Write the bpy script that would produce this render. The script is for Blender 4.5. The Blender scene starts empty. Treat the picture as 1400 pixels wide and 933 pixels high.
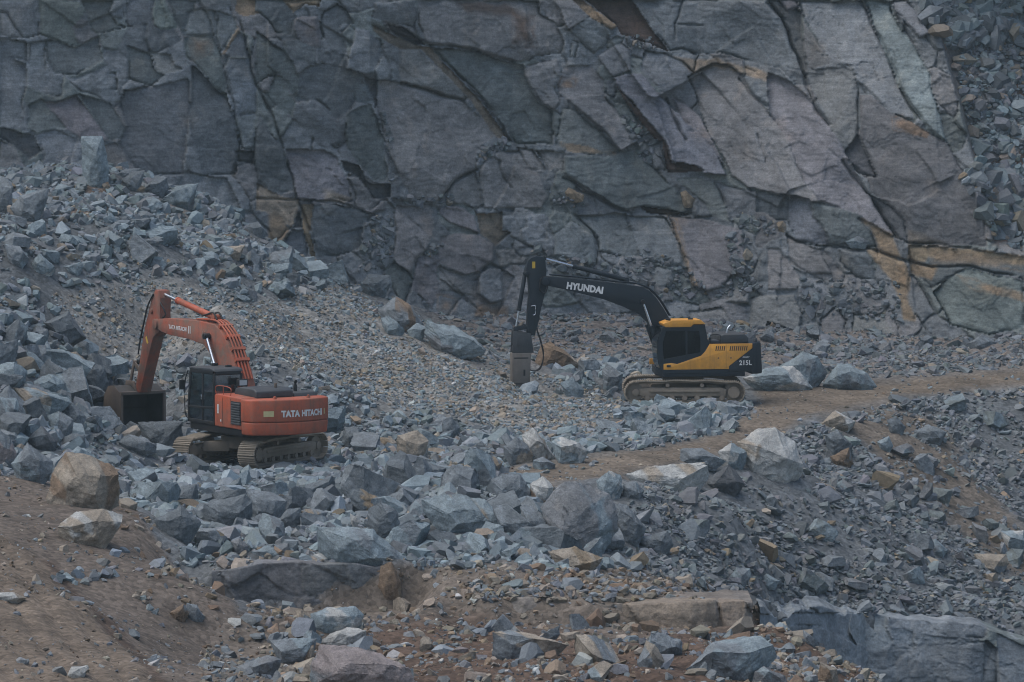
import bpy, bmesh, math, random
import numpy as np
from mathutils import Vector, Matrix

S = bpy.context.scene
COL = S.collection
rad = math.radians

# ------------------------------------------------------------------ camera
LENS, SENSOR, PITCH, CAMZ = 150.0, 36.0, math.atan((466.5 - 57) / (150 / 36 * 1400)), 13.0
cam_d = bpy.data.cameras.new("camera"); cam_d.lens = LENS; cam_d.sensor_width = SENSOR
cam_d.clip_start = 1.0; cam_d.clip_end = 3000
cam = bpy.data.objects.new("camera", cam_d); COL.objects.link(cam)
cam.location = (0, 0, CAMZ); cam.rotation_euler = (math.pi / 2 - PITCH, 0, 0)
S.camera = cam
# ------------------------------------------------------------------ light: overcast daylight
SUN_EL, SUN_AZ = rad(64), rad(-95)      # azimuth measured from +Y (away from camera) towards +X
W = bpy.data.worlds.new("World"); S.world = W; W.use_nodes = True
nt = W.node_tree; bg = nt.nodes["Background"]
sky = nt.nodes.new("ShaderNodeTexSky"); sky.sky_type = 'NISHITA'; sky.sun_disc = False
sky.sun_elevation = SUN_EL; sky.sun_rotation = SUN_AZ
sky.air_density = 1.0; sky.dust_density = 2.0; sky.ozone_density = 1.0
nt.links.new(sky.outputs[0], bg.inputs[0]); bg.inputs[1].default_value = 0.085
sun_d = bpy.data.lights.new("sun", 'SUN'); sun_d.energy = 1.2; sun_d.angle = rad(80); sun_d.color = (1.0, 0.985, 0.94)
sun = bpy.data.objects.new("sun", sun_d); COL.objects.link(sun)
sun.rotation_euler = Vector((math.sin(SUN_AZ) * math.cos(SUN_EL), math.cos(SUN_AZ) * math.cos(SUN_EL), math.sin(SUN_EL))).to_track_quat('Z', 'Y').to_euler()
S.cycles.filter_width = 1.05; S.cycles.use_denoising = True
S.view_settings.view_transform = 'Standard'; S.view_settings.look = 'None'
S.view_settings.exposure = 0.95; S.view_settings.gamma = 1.0; S.view_settings.use_curve_mapping = False

# ------------------------------------------------------------------ numeric helpers
F = LENS / SENSOR * 1400.0
FW = np.array([0, math.cos(PITCH), -math.sin(PITCH)]); UP = np.array([0, math.sin(PITCH), math.cos(PITCH)])
C0 = np.array([0, 0, CAMZ])
def ray(u, v):
    u = np.asarray(u, float)[..., None]; v = np.asarray(v, float)[..., None]
    return FW + (u - 700) / F * np.array([1., 0, 0]) + (466.5 - v) / F * UP
def at_depth(u, v, Y):                       # point of the sight line through photo pixel u,v at distance Y
    R = ray(u, v); return C0 + R * (np.asarray(Y, float) / R[..., 1])[..., None]
def at_height(u, v, z):
    R = ray(u, v); return C0 + R * ((np.asarray(z, float) - CAMZ) / R[..., 2])[..., None]
def project(P):
    q = np.asarray(P) - C0; d = q @ FW
    return 700 + F * q[..., 0] / d, 466.5 - F * (q @ UP) / d
def h2(ix, iy, seed=0):
    n = (ix.astype(np.int64) * 374761393 + iy.astype(np.int64) * 668265263 + seed * 974634777) & 0xffffffff
    n = ((n ^ (n >> 13)) * 1274126177) & 0xffffffff
    return ((n ^ (n >> 16)) & 0xffff) / 65535.0
def vnoise(x, y, seed=0):
    ix = np.floor(x); iy = np.floor(y); fx = x - ix; fy = y - iy
    fx = fx * fx * fx * (fx * (fx * 6 - 15) + 10); fy = fy * fy * fy * (fy * (fy * 6 - 15) + 10)
    a = h2(ix, iy, seed); b = h2(ix + 1, iy, seed); c = h2(ix, iy + 1, seed); d = h2(ix + 1, iy + 1, seed)
    return (a + (b - a) * fx) * (1 - fy) + (c + (d - c) * fx) * fy - .5
def fbm(x, y, oct=4, seed=0, gain=.5):
    s = 0; a = 1.
    for k in range(oct):
        s = s + a * vnoise(x * 2 ** k + 17.3 * k, y * 2 ** k - 9.1 * k, seed + k); a *= gain
    return s
def inpoly(px, py, poly):
    poly = np.asarray(poly, float); ins = np.zeros(px.shape, bool); n = len(poly)
    for i in range(n):
        x0, y0 = poly[i]; x1, y1 = poly[(i + 1) % n]
        if y0 == y1: continue
        c = ((y0 > py) != (y1 > py)) & (px < (x1 - x0) * (py - y0) / (y1 - y0) + x0)
        ins ^= c
    return ins
def segdist(px, py, poly, closed=True):
    poly = np.asarray(poly, float); n = len(poly); best = np.full(px.shape, 1e9)
    for i in range(n if closed else n - 1):
        x0, y0 = poly[i]; x1, y1 = poly[(i + 1) % n]
        dx, dy = x1 - x0, y1 - y0; L = dx * dx + dy * dy + 1e-9
        t = np.clip(((px - x0) * dx + (py - y0) * dy) / L, 0, 1)
        best = np.minimum(best, (px - x0 - t * dx) ** 2 + (py - y0 - t * dy) ** 2)
    return np.sqrt(best)
def smooth(a, b, x):
    t = np.clip((x - a) / (b - a), 0, 1); return t * t * (3 - 2 * t)
def stretched(a, b, step, lo, hi):
    return np.concatenate([np.array(lo, float), np.arange(a, b, step), np.array(hi, float)])

# ------------------------------------------------------------------ scene helpers
def tag(o, label=None, cat=None, group=None, kind=None):
    if label: o['label'] = label
    if cat: o['category'] = cat
    if group: o['group'] = group
    if kind: o['kind'] = kind
    return o
def mesh_np(name, V, Fc, mat, col=None, parent=None, smooth_=True, sharp=None):
    V = np.asarray(V, np.float32); Fc = np.asarray(Fc, np.int32); k = Fc.shape[1]
    m = bpy.data.meshes.new(name)
    m.vertices.add(len(V)); m.vertices.foreach_set('co', V.ravel())
    m.loops.add(Fc.size); m.loops.foreach_set('vertex_index', Fc.ravel())
    m.polygons.add(len(Fc)); m.polygons.foreach_set('loop_start', np.arange(0, Fc.size, k, dtype=np.int32))
    m.polygons.foreach_set('loop_total', np.full(len(Fc), k, np.int32))
    m.update(calc_edges=True)
    m.polygons.foreach_set('use_smooth', np.full(len(Fc), smooth_, bool))
    if sharp: m.set_sharp_from_angle(angle=rad(sharp))
    if col is not None:
        a = m.color_attributes.new('Col', 'FLOAT_COLOR', 'POINT')
        c = np.ones((len(V), 4), np.float32); c[:, :3] = col; a.data.foreach_set('color', c.ravel())
    m.materials.append(mat)
    o = bpy.data.objects.new(name, m); COL.objects.link(o)
    if parent: o.parent = parent
    return o
def grid_faces(nr, nc):
    i = np.arange(nr * nc).reshape(nr, nc)
    return np.stack([i[:-1, :-1].ravel(), i[:-1, 1:].ravel(), i[1:, 1:].ravel(), i[1:, :-1].ravel()], 1)

# ------------------------------------------------------------------ materials
class NT:
    def __init__(s, name):
        s.m = bpy.data.materials.new(name); s.m.use_nodes = True; s.t = s.m.node_tree
        s.p = s.t.nodes['Principled BSDF']
    def n(s, typ, **kw):
        x = s.t.nodes.new('ShaderNode' + typ)
        for k, v in kw.items():
            if k.startswith('i_'): x.inputs[k[2:].replace('_', ' ')].default_value = v
            else: setattr(x, k, v)
        return x
    def l(s, a, b): s.t.links.new(a, b)
    def noise(s, co, scale, detail=4, rough=.55):
        x = s.n('TexNoise'); s.l(co, x.inputs['Vector']); x.inputs['Scale'].default_value = scale
        x.inputs['Detail'].default_value = detail; x.inputs['Roughness'].default_value = rough; return x.outputs['Fac']
    def ramp(s, fac, stops):
        x = s.n('ValToRGB'); s.l(fac, x.inputs[0]); e = x.color_ramp.elements
        while len(e) < len(stops): e.new(.5)
        for q, (p, c) in zip(e, stops): q.position = p; q.color = (c, c, c, 1) if isinstance(c, (int, float)) else (*c, 1)
        return x.outputs[0]
    def mix(s, typ, fac, a, b):
        x = s.n('MixRGB', blend_type=typ)
        for k, v in ((0, fac), (1, a), (2, b)):
            if hasattr(v, 'links'): s.l(v, x.inputs[k])
            else: x.inputs[k].default_value = v if k == 0 else (*v, 1) if len(v) == 3 else v
        return x.outputs[0]

def rock_mat(name, scale=1.0, streak=0.0, bump=.5, warm=.25, con=1.0):
    C = lambda x: 1 + (x - 1) * con
    N = NT(name); tc = N.n('TexCoord').outputs['Object']; at = N.n('Attribute', attribute_name='Col').outputs['Color']
    a = N.ramp(N.noise(tc, .55 * scale, 5, .6), [(.3, C(.72)), (.7, C(1.25))])
    b = N.ramp(N.noise(tc, 3.2 * scale, 6, .65), [(.28, C(.68)), (.72, C(1.3))])
    g = N.ramp(N.noise(tc, 17 * scale, 5, .75), [(.3, C(.66)), (.7, C(1.34))])
    c = N.mix('MULTIPLY', 1, at, a); c = N.mix('MULTIPLY', 1, c, b); c = N.mix('MULTIPLY', 1, c, g)
    tan = N.ramp(N.noise(tc, .8 * scale, 5, .65), [(.56, 0.), (.74, warm)])
    c = N.mix('MIX', tan, c, N.mix('MULTIPLY', 1, c, (1.35, 1.0, .68)))
    wht = N.ramp(N.noise(tc, 8 * scale, 6, .85), [(.6, 0.), (.72, .5)])
    c = N.mix('MIX', wht, c, N.mix('MULTIPLY', 1, c, (1.5, 1.5, 1.5)))
    if streak:
        mp = N.n('Mapping'); N.l(tc, mp.inputs[0]); mp.inputs['Rotation'].default_value = (0, rad(-58), 0); mp.inputs['Scale'].default_value = (.35, 1, 5)
        st = N.noise(mp.outputs[0], 1.6, 6, .7)
        c = N.mix('MULTIPLY', streak, c, N.ramp(st, [(.32, .55), (.68, 1.4)]))
    N.l(c, N.p.inputs['Base Color']); N.p.inputs['Roughness'].default_value = .88
    N.p.inputs['Specular IOR Level'].default_value = .25
    h = N.n('Math', operation='ADD'); N.l(N.noise(tc, 5 * scale, 8, .68), h.inputs[0])
    m2 = N.n('Math', operation='MULTIPLY'); N.l(N.noise(tc, 30 * scale, 3, .6), m2.inputs[0]); m2.inputs[1].default_value = .25; N.l(m2.outputs[0], h.inputs[1])
    B = N.n('Bump'); B.inputs['Strength'].default_value = min(1, bump * 1.5); B.inputs['Distance'].default_value = .16 / scale
    N.l(h.outputs[0], B.inputs['Height']); N.l(B.outputs[0], N.p.inputs['Normal'])
    return N.m
M_CLIFF = rock_mat('cliff_rock', .8, .5, .3, .35, .85)
M_BOULDER = rock_mat('boulder_rock', 1.5, .25, .5, .3)
M_RUBBLE = rock_mat('rubble_rock', 2.2, 0, .5, .2, .6)
def ground_mat():
    N = NT('quarry_ground'); tc = N.n('TexCoord').outputs['Object']; at = N.n('Attribute', attribute_name='Col').outputs['Color']
    a = N.ramp(N.noise(tc, .5, 6, .65), [(.3, .7), (.7, 1.28)]); b = N.ramp(N.noise(tc, 5, 6, .7), [(.3, .7), (.7, 1.3)])
    c = N.mix('MULTIPLY', 1, N.mix('MULTIPLY', 1, at, a), b)
    vo = N.n('TexVoronoi'); N.l(tc, vo.inputs['Vector']); vo.inputs['Scale'].default_value = 9
    bw = N.n('RGBToBW'); N.l(vo.outputs['Color'], bw.inputs[0])
    c = N.mix('MULTIPLY', 1, c, N.ramp(bw.outputs[0], [(.15, .72), (.85, 1.3)]))
    N.l(c, N.p.inputs['Base Color']); N.p.inputs['Roughness'].default_value = .95; N.p.inputs['Specular IOR Level'].default_value = .15
    h = N.n('Math', operation='SUBTRACT'); N.l(N.noise(tc, 3.5, 9, .75), h.inputs[0])
    m2 = N.n('Math', operation='MULTIPLY'); N.l(vo.outputs['Distance'], m2.inputs[0]); m2.inputs[1].default_value = .35; N.l(m2.outputs[0], h.inputs[1])
    B = N.n('Bump'); B.inputs['Strength'].default_value = .5; B.inputs['Distance'].default_value = .12
    N.l(h.outputs[0], B.inputs['Height']); N.l(B.outputs[0], N.p.inputs['Normal'])
    return N.m
M_GROUND = ground_mat()
def paint(name, col, rough=.45, dirt=.5, dirtcol=(.16, .125, .095), metal=0., scale=1.0, lo=.40):
    N = NT(name); tc = N.n('TexCoord').outputs['Object']
    d = N.ramp(N.noise(tc, 1.6 * scale, 8, .75), [(lo, 0.), (lo + .3, dirt)])
    d2 = N.ramp(N.noise(tc, 9 * scale, 5, .7), [(.5, 0.), (.8, dirt * .7)])
    c = N.mix('MIX', d, (*col, 1), (*dirtcol, 1)); c = N.mix('MIX', d2, c, (*[x * .8 for x in dirtcol], 1))
    mp = N.n('Mapping'); N.l(tc, mp.inputs[0]); mp.inputs['Scale'].default_value = (7, 7, .5)
    c = N.mix('MIX', N.ramp(N.noise(mp.outputs[0], 1.0, 5, .7), [(.5, 0.), (.72, dirt * .6)]), c, (*[x * .55 for x in dirtcol], 1))
    c = N.mix('MULTIPLY', 1, c, N.ramp(N.noise(tc, .9, 5, .7), [(.3, .78), (.7, 1.16)]))
    N.l(c, N.p.inputs['Base Color']); N.p.inputs['Metallic'].default_value = metal
    N.l(N.ramp(d, [(0, rough), (.6, .9)]), N.p.inputs['Roughness']); N.p.inputs['Specular IOR Level'].default_value = .35
    B = N.n('Bump'); B.inputs['Strength'].default_value = .12; B.inputs['Distance'].default_value = .02
    N.l(N.noise(tc, 25, 4, .6), B.inputs['Height']); N.l(B.outputs[0], N.p.inputs['Normal'])
    return N.m
def glass(name, tint, refl=.12):
    N = NT(name); N.t.nodes.remove(N.p); out = N.t.nodes['Material Output']
    tr = N.n('BsdfTransparent'); tr.inputs[0].default_value = (*tint, 1)
    gl = N.n('BsdfGlossy'); gl.inputs['Roughness'].default_value = .05; gl.inputs[0].default_value = (.8, .85, .9, 1)
    lw = N.n('LayerWeight'); lw.inputs[0].default_value = .5
    pw = N.n('Math', operation='POWER'); N.l(lw.outputs['Facing'], pw.inputs[0]); pw.inputs[1].default_value = 3.0
    fr = N.n('Math', operation='MULTIPLY_ADD'); N.l(pw.outputs[0], fr.inputs[0]); fr.inputs[1].default_value = .6; fr.inputs[2].default_value = refl
    mx = N.n('MixShader'); N.l(fr.outputs[0], mx.inputs[0]); N.l(tr.outputs[0], mx.inputs[1]); N.l(gl.outputs[0], mx.inputs[2])
    N.l(mx.outputs[0], out.inputs[0]); return N.m

TONE = dict(
    n=(.180, .200, .212), p=(.188, .194, .198), g=(.160, .184, .181), b=(.140, .158, .168), l=(.245, .275, .288), q=(.138, .147, .153),
    t=(.255, .20, .138), d=(.105, .08, .065), v=(.20, .175, .14), k=(.105, .112, .118), w=(.385, .385, .365),  # k: very dark stones; on the face, shade coloured into the recesses
    s=(.29, .25, .20), br=(.20, .145, .10), pk=(.26, .225, .215), bl=(.212, .255, .272))
# ================================================================== THE GROUND
CTRL = []      # photo pixel and height of places on the ground -> x, y, z
def gz(z, *pts):
    for u, v in pts: CTRL.append(at_height(u, v, z))
def gy(*pts):
    for u, v, Y in pts: CTRL.append(at_depth(u, v, Y))
def gw(*pts):
    for p in pts: CTRL.append(np.array(p, float))
gz(1.3, (0, 620)); gz(2.3, (0, 560)); gz(3.6, (0, 480)); gz(5., (0, 400)); gz(6.2, (0, 330)); gz(7., (0, 280))
gz(.4, (150, 640)); gz(1.7, (110, 560)); gz(.7, (150, 590)); gz(3.1, (130, 480)); gz(.25, (190, 620), (200, 596), (220, 600)); gw((-12.4, 138.6, .2), (-11.6, 140, .3), (-13.2, 140.2, .5), (-12.3, 142.5, 1.6), (-12.4, 146, 2.7), (-11.2, 143.5, 1.9)); gz(4.4, (150, 400)); gz(5.8, (150, 330)); gz(7.8, (150, 242)); gz(7.0, (150, 285))
gz(.3, (300, 600)); gz(2.3, (300, 500)); gz(4., (300, 420)); gz(5.5, (300, 340)); gz(6.5, (300, 283)); gz(5.2, (350, 322)); gz(4.6, (400, 352))
gz(.2, (450, 600)); gz(1.3, (450, 520)); gz(2.5, (450, 460)); gz(3.6, (450, 405)); gz(4., (450, 378))
gz(.1, (580, 600)); gz(.8, (580, 540)); gz(1.8, (580, 485)); gz(2.2, (570, 455)); gz(1., (690, 520)); gz(.6, (700, 550))
gw((-16, 169, 8), (-11.8, 168.5, 6.5), (-10, 169, 5.0), (-8.3, 170, 4.0), (-24, 166, 7.6), (-6.3, 170, 3.0), (-3.6, 166, 1.2), (-3, 172, 1.4))
gz(1.3, (640, 442), (760, 444), (860, 446)); gz(.5, (700, 490), (850, 500), (930, 500)); gw((10.4, 110, -4.8)); gw((.2, 152.2, .62), (.2, 153.4, .66), (.3, 151, .45)); gz(.4, (980, 484), (1100, 480), (1200, 476))
gz(0, (290, 640), (345, 645), (440, 620), (440, 650), (560, 640), (700, 640), (850, 640), (700, 590), (820, 590), (930, 556), (1020, 552), (860, 556))
gz(0, (1100, 558), (1000, 605), (900, 630), (700, 655), (1200, 530)); gz(.2, (1050, 500), (1400, 515)); gz(.2, (1200, 494)); gz(.4, (1300, 474)); gz(.8, (1400, 468), (1330, 456))
gz(-.1, (1100, 580)); gz(0, (1250, 542), (1400, 530)); gz(-1.5, (1400, 600)); gz(-3.5, (1400, 700)); gz(-5.2, (1400, 830))
gz(-.8, (1250, 600)); gz(-2.6, (1250, 700)); gz(-4.4, (1250, 832)); gz(-.8, (1100, 650)); gz(-2.1, (1100, 720)); gz(-3.6, (1100, 832)); gz(-3., (1060, 830))
gz(-.8, (1000, 700)); gz(-2.2, (1000, 790)); gz(-.15, (900, 690)); gz(-1.1, (900, 760)); gz(-.9, (830, 770)); gz(-4.2, (1190, 834)); gz(-5.1, (1340, 836))
gz(-.1, (250, 700), (340, 700), (500, 700), (650, 700), (780, 700)); gz(-.2, (270, 755), (400, 764), (500, 764)); gz(-.3, (600, 762), (700, 766))
gz(1., (0, 690), (60, 660)); gz(.9, (100, 720), (100, 690)); gz(.85, (178, 702)); gz(.7, (200, 738)); gz(.3, (250, 795)); gz(-.1, (300, 815)); gz(.75, (0, 800)); gz(.7, (0, 933)); gz(.55, (120, 830)); gz(.4, (200, 925))
gz(.1, (225, 700)); gz(-.05, (245, 742)); gz(-.25, (310, 775))
gz(-1.15, (330, 845), (420, 850), (520, 845)); gz(-1., (300, 890)); gz(-.8, (250, 915)); gz(-1.1, (450, 933)); gz(-.22, (330, 770), (430, 770), (540, 770))
gz(-.45, (600, 785), (700, 785), (800, 785)); gz(-.6, (650, 812), (750, 812), (850, 812), (950, 815)); gz(-.7, (580, 820)); gz(-1.1, (650, 858), (760, 858), (880, 862), (980, 866))
gz(-.95, (640, 900)); gz(-.75, (800, 895)); gz(-.6, (850, 925)); gz(-.75, (1000, 885)); gz(-1.2, (1065, 862)); gz(-.7, (1000, 933)); gz(-1.6, (1120, 892)); gz(-2.2, (1200, 928))
gz(-1.5, (950, 800)); gz(-2.3, (1010, 812))
for x, y in ((12, 110), (17, 108), (12, 118), (15, 120), (18, 122), (14.5, 127), (17, 128), (14, 100), (22, 112), (22, 126)): gw((x, y, -7.5))
gw((9.8, 121, -6.2), (8.6, 116, -5.4), (8.6, 111, -5), (7.2, 110, -3.6), (8.4, 107.4, -4.2), (9.6, 106.6, -4.6))
for x, y in ((-8, 107.3), (-6.4, 107.4), (-5.2, 107.4), (-4, 107.5), (-2.6, 107.9)): gw((x, y - .5, -1.25), (x, y + .9, -.28), (x, y - 1.6, -1.2))
for x, y in ((-1.4, 104.9), (.3, 104.3), (1.4, 104), (2.5, 103.9), (4.4, 103.7)): gw((x, y - .5, -1.15), (x, y + .9, -.62))
for x, y, z, dx in ((7.4, 120.2, -3.05, .5), (8.6, 124.4, -3.6, .5), (10.6, 128.7, -4.2, .3), (12.5, 129.3, -4.6, 0), (14, 129.3, -4.8, 0), (16.5, 129.6, -5.2, 0), (19, 130, -5.6, 0)): gw((x + dx, y - 1, min(-5.6, max(-8, -5.6 - .5 * (x - 7.4)))), (x - dx, y + 1.1, z + .02))
gw((-40, 70, 1), (0, 70, -1), (30, 70, -2), (-60, 130, 2), (60, 130, -4), (-60, 175, 8), (60, 170, 2), (0, 20, -1), (-60, 20, 0), (60, 20, -1), (0, 220, 2), (-80, 260, 8), (80, 260, 4), (-200, 130, 4), (200, 130, -2))
CTRL = np.array(CTRL)
def _phi(A, B):
    return np.sqrt(((A[:, None, :] - B[None, :, :]) ** 2).sum(-1) + .04)
XY = CTRL[:, :2]; n_ = len(CTRL)
A_ = np.zeros((n_ + 1, n_ + 1)); A_[:n_, :n_] = _phi(XY, XY) - np.eye(n_) * .03; A_[n_, :n_] = A_[:n_, n_] = 1
W_ = np.linalg.solve(A_, np.concatenate([CTRL[:, 2], [0]]))
def rbf(x, y):
    P = np.stack([x.ravel(), y.ravel()], 1); out = np.empty(len(P))
    for i in range(0, len(P), 40000): out[i:i + 40000] = _phi(P[i:i + 40000], XY) @ W_[:n_] + W_[n_]
    return out.reshape(x.shape)
GX = stretched(-34, 34, .14, (-150, -110, -80, -60, -48, -40), (40, 48, 60, 80, 110, 150))
GY = stretched(74, 186, .14, (-60, 0, 30, 50, 62, 70), (190, 200, 230, 300))
gx_, gy_ = np.meshgrid(GX, GY)
T = rbf(gx_, gy_)
def blur(a, k):
    for ax in (0, 1):
        s = sum(np.roll(a, d, ax) for d in range(-k, k + 1)) / (2 * k + 1); a = s
    return a
Tb = blur(T, 1); T[8:-8, 8:-8] = Tb[8:-8, 8:-8]
tu, tv = project(np.stack([gx_, gy_, T], -1))
wu = tu + 9 * fbm(gx_ * .9, gy_ * .9, 3, 5); wv = tv + 5 * fbm(gx_ * .9, gy_ * .9, 3, 9)
# kinds of ground, outlined where they lie
ROAD = [(640, 668), (700, 640), (800, 625), (900, 610), (1000, 588), (1030, 560), (1040, 530), (1120, 525), (1250, 518), (1500, 490), (1500, 520), (1330, 535), (1200, 548), (1100, 572), (1040, 610), (900, 640), (760, 664)]
TERRACE = [(-200, 640), (60, 655), (180, 690), (215, 735), (250, 790), (320, 818), (330, 860), (420, 850), (470, 1100), (-200, 1100)]
TRACK = [(-200, 735), (0, 735), (60, 770), (110, 830), (160, 880), (230, 950), (240, 1100), (-200, 1100)]
FRONT = [(300, 840), (560, 775), (850, 775), (1000, 812), (1070, 855), (1230, 945), (1300, 1200), (200, 1200)]
SOIL = [(560, 850), (640, 840), (840, 880), (1000, 850), (1070, 850), (1230, 945), (1300, 1200), (500, 1200), (500, 860)]
SCREE = [(330, 420), (400, 400), (480, 395), (560, 430), (640, 480), (700, 502), (860, 548), (830, 590), (720, 602), (600, 566), (520, 560), (460, 525), (400, 505), (340, 470)]
SCREE2 = [(80, 402), (200, 380), (300, 392), (345, 425), (335, 480), (235, 485), (205, 525), (150, 505), (90, 455)]
BANK = [(1120, 572), (1200, 552), (1280, 572), (1345, 660), (1440, 770), (1440, 830), (1310, 725), (1225, 655), (1180, 610)]
BASE = [(560, 395), (640, 400), (900, 400), (1000, 440), (1240, 430), (1500, 440), (1500, 492), (1250, 515), (1040, 510), (760, 500), (640, 490)]
gcol = np.empty(T.shape + (3,)); gcol[:] = (.115, .122, .125)
def lay(poly, c, soft=6):
    d = segdist(wu, wv, poly); m = np.where(inpoly(wu, wv, poly), .5 + .5 * np.clip(d / soft, 0, 1), .5 - .5 * np.clip(d / soft, 0, 1))[..., None]
    gcol[:] = gcol * (1 - m) + np.array(c) * m; return m[..., 0]
near = (gy_ > 70) & (gy_ < 187)
m_scree = np.maximum(lay(SCREE, (.205, .198, .182), 14), lay(SCREE2, (.205, .198, .182), 10))
lay([(85, 262), (130, 248), (175, 262), (150, 292), (90, 296)], (.12, .09, .07), 8); lay([(185, 285), (255, 285), (250, 308), (195, 306)], (.15, .12, .09), 8); lay(BASE, (.165, .145, .13), 12); m_bank = lay(BANK, (.125, .105, .085), 10)
m_road = lay(ROAD, (.15, .122, .094), 7); m_ter = lay(TERRACE, (.12, .098, .08), 3); m_front = lay(FRONT, (.13, .108, .088), 8)
lay(SOIL, (.10, .068, .05), 10); m_track = lay(TRACK, (.138, .109, .083), 6)
lay([(55, 768), (112, 828), (158, 874), (225, 950), (238, 950), (172, 872), (122, 824), (66, 765)], (.085, .06, .045), 4)
T = T + .13 * m_track * near
calm = np.maximum(np.maximum(m_road, m_track), .88 * m_ter)
T = T + (1 - .85 * calm) * (.22 * fbm(gx_ * .45, gy_ * .45, 3, 1) + .14 * fbm(gx_ * 1.7, gy_ * 1.7, 3, 2)) * near + .06 * fbm(gx_ * .8, gy_ * .8, 5, 3) * near + .05 * fbm(gx_ * 1.2, gy_ * 1.2, 4, 44) * m_ter * (1 - m_track) * near
# tyre ruts pressed into the haul road on the left terrace
m_rl = m_track * smooth(.0, .5, m_track)
rut = np.sin((tu - tv * .72) * .16 + 1.2 * fbm(gx_ * .3, gy_ * .3, 2, 8)) * m_track * near; T = T - .06 * np.maximum(rut, 0) - .03 * m_track * np.abs(np.sin(tv * .9 + tu * .3)) * np.maximum(rut, 0) * near
# cuts below the rock steps, and the ground pressed flat under the machines
def cut(x0, x1, y0, y1, z, soft=.35):
    m = smooth(x0 - soft, x0, gx_) * (1 - smooth(x1, x1 + soft, gx_)) * smooth(y0 - soft, y0, gy_) * (1 - smooth(y1, y1 + .1, gy_))
    T[:] = np.where(m > 0, T * (1 - m) + np.minimum(T, z + .06 * fbm(gx_ * 2, gy_ * 2, 2, 81)) * m, T)
cut(-7.4, -2.9, 104.2, 107.25, -1.32, 1.2); cut(-1.2, 5.6, 101.9, 103.75, -1.22, .8)
for x0, x1, ya, yb in ((7.0, 7.8, 110.5, 117.6), (7.6, 8.6, 109.5, 120.2), (8.4, 10, 109, 124.), (9.6, 11.6, 108.5, 127.6), (11.2, 23, 107.5, 128.3)): cut(x0, x1, ya, yb, -9, .5)
cut(-13.5, -11.3, 134.4, 139.0, .42, .6)
for mx, my, ang in ((-8.105, 131.852, 61), (6.198, 153.98, 180)):
    c, s_ = math.cos(rad(ang)), math.sin(rad(ang)); lx = (gx_ - mx) * c + (gy_ - my) * s_; ly = -(gx_ - mx) * s_ + (gy_ - my) * c
    m = (1 - smooth(2.3, 3.8, np.abs(lx))) * (1 - smooth(1.7, 3.0, np.abs(ly))); T = T * (1 - m) + (-.10 + .05 * fbm(gx_ * 2, gy_ * 2, 2, 82)) * m
ground = mesh_np('ground', np.stack([gx_, gy_, T], -1).reshape(-1, 3), grid_faces(*T.shape), M_GROUND, gcol.reshape(-1, 3))
tag(ground, 'grey brown quarry floor of dirt, gravel and crushed rock', kind='structure')
def gmask(M, x, y): return M[np.clip(np.searchsorted(GY, y) - 1, 0, len(GY) - 2), np.clip(np.searchsorted(GX, x) - 1, 0, len(GX) - 2)]
def gheight(x, y):
    x = np.asarray(x, float); y = np.asarray(y, float)
    i = np.clip(np.searchsorted(GX, x) - 1, 0, len(GX) - 2); j = np.clip(np.searchsorted(GY, y) - 1, 0, len(GY) - 2)
    fx = (x - GX[i]) / (GX[i + 1] - GX[i]); fy = (y - GY[j]) / (GY[j + 1] - GY[j])
    return (T[j, i] * (1 - fx) + T[j, i + 1] * fx) * (1 - fy) + (T[j + 1, i] * (1 - fx) + T[j + 1, i + 1] * fx) * fy
def on_ground(u, v):
    Y = np.arange(76, 186, .1); P = at_depth(np.full(Y.shape, u), np.full(Y.shape, v), Y)
    k = np.nonzero(P[:, 2] < gheight(P[:, 0], P[:, 1]))[0]
    return P[k[0]] if len(k) else P[-1]
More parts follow.
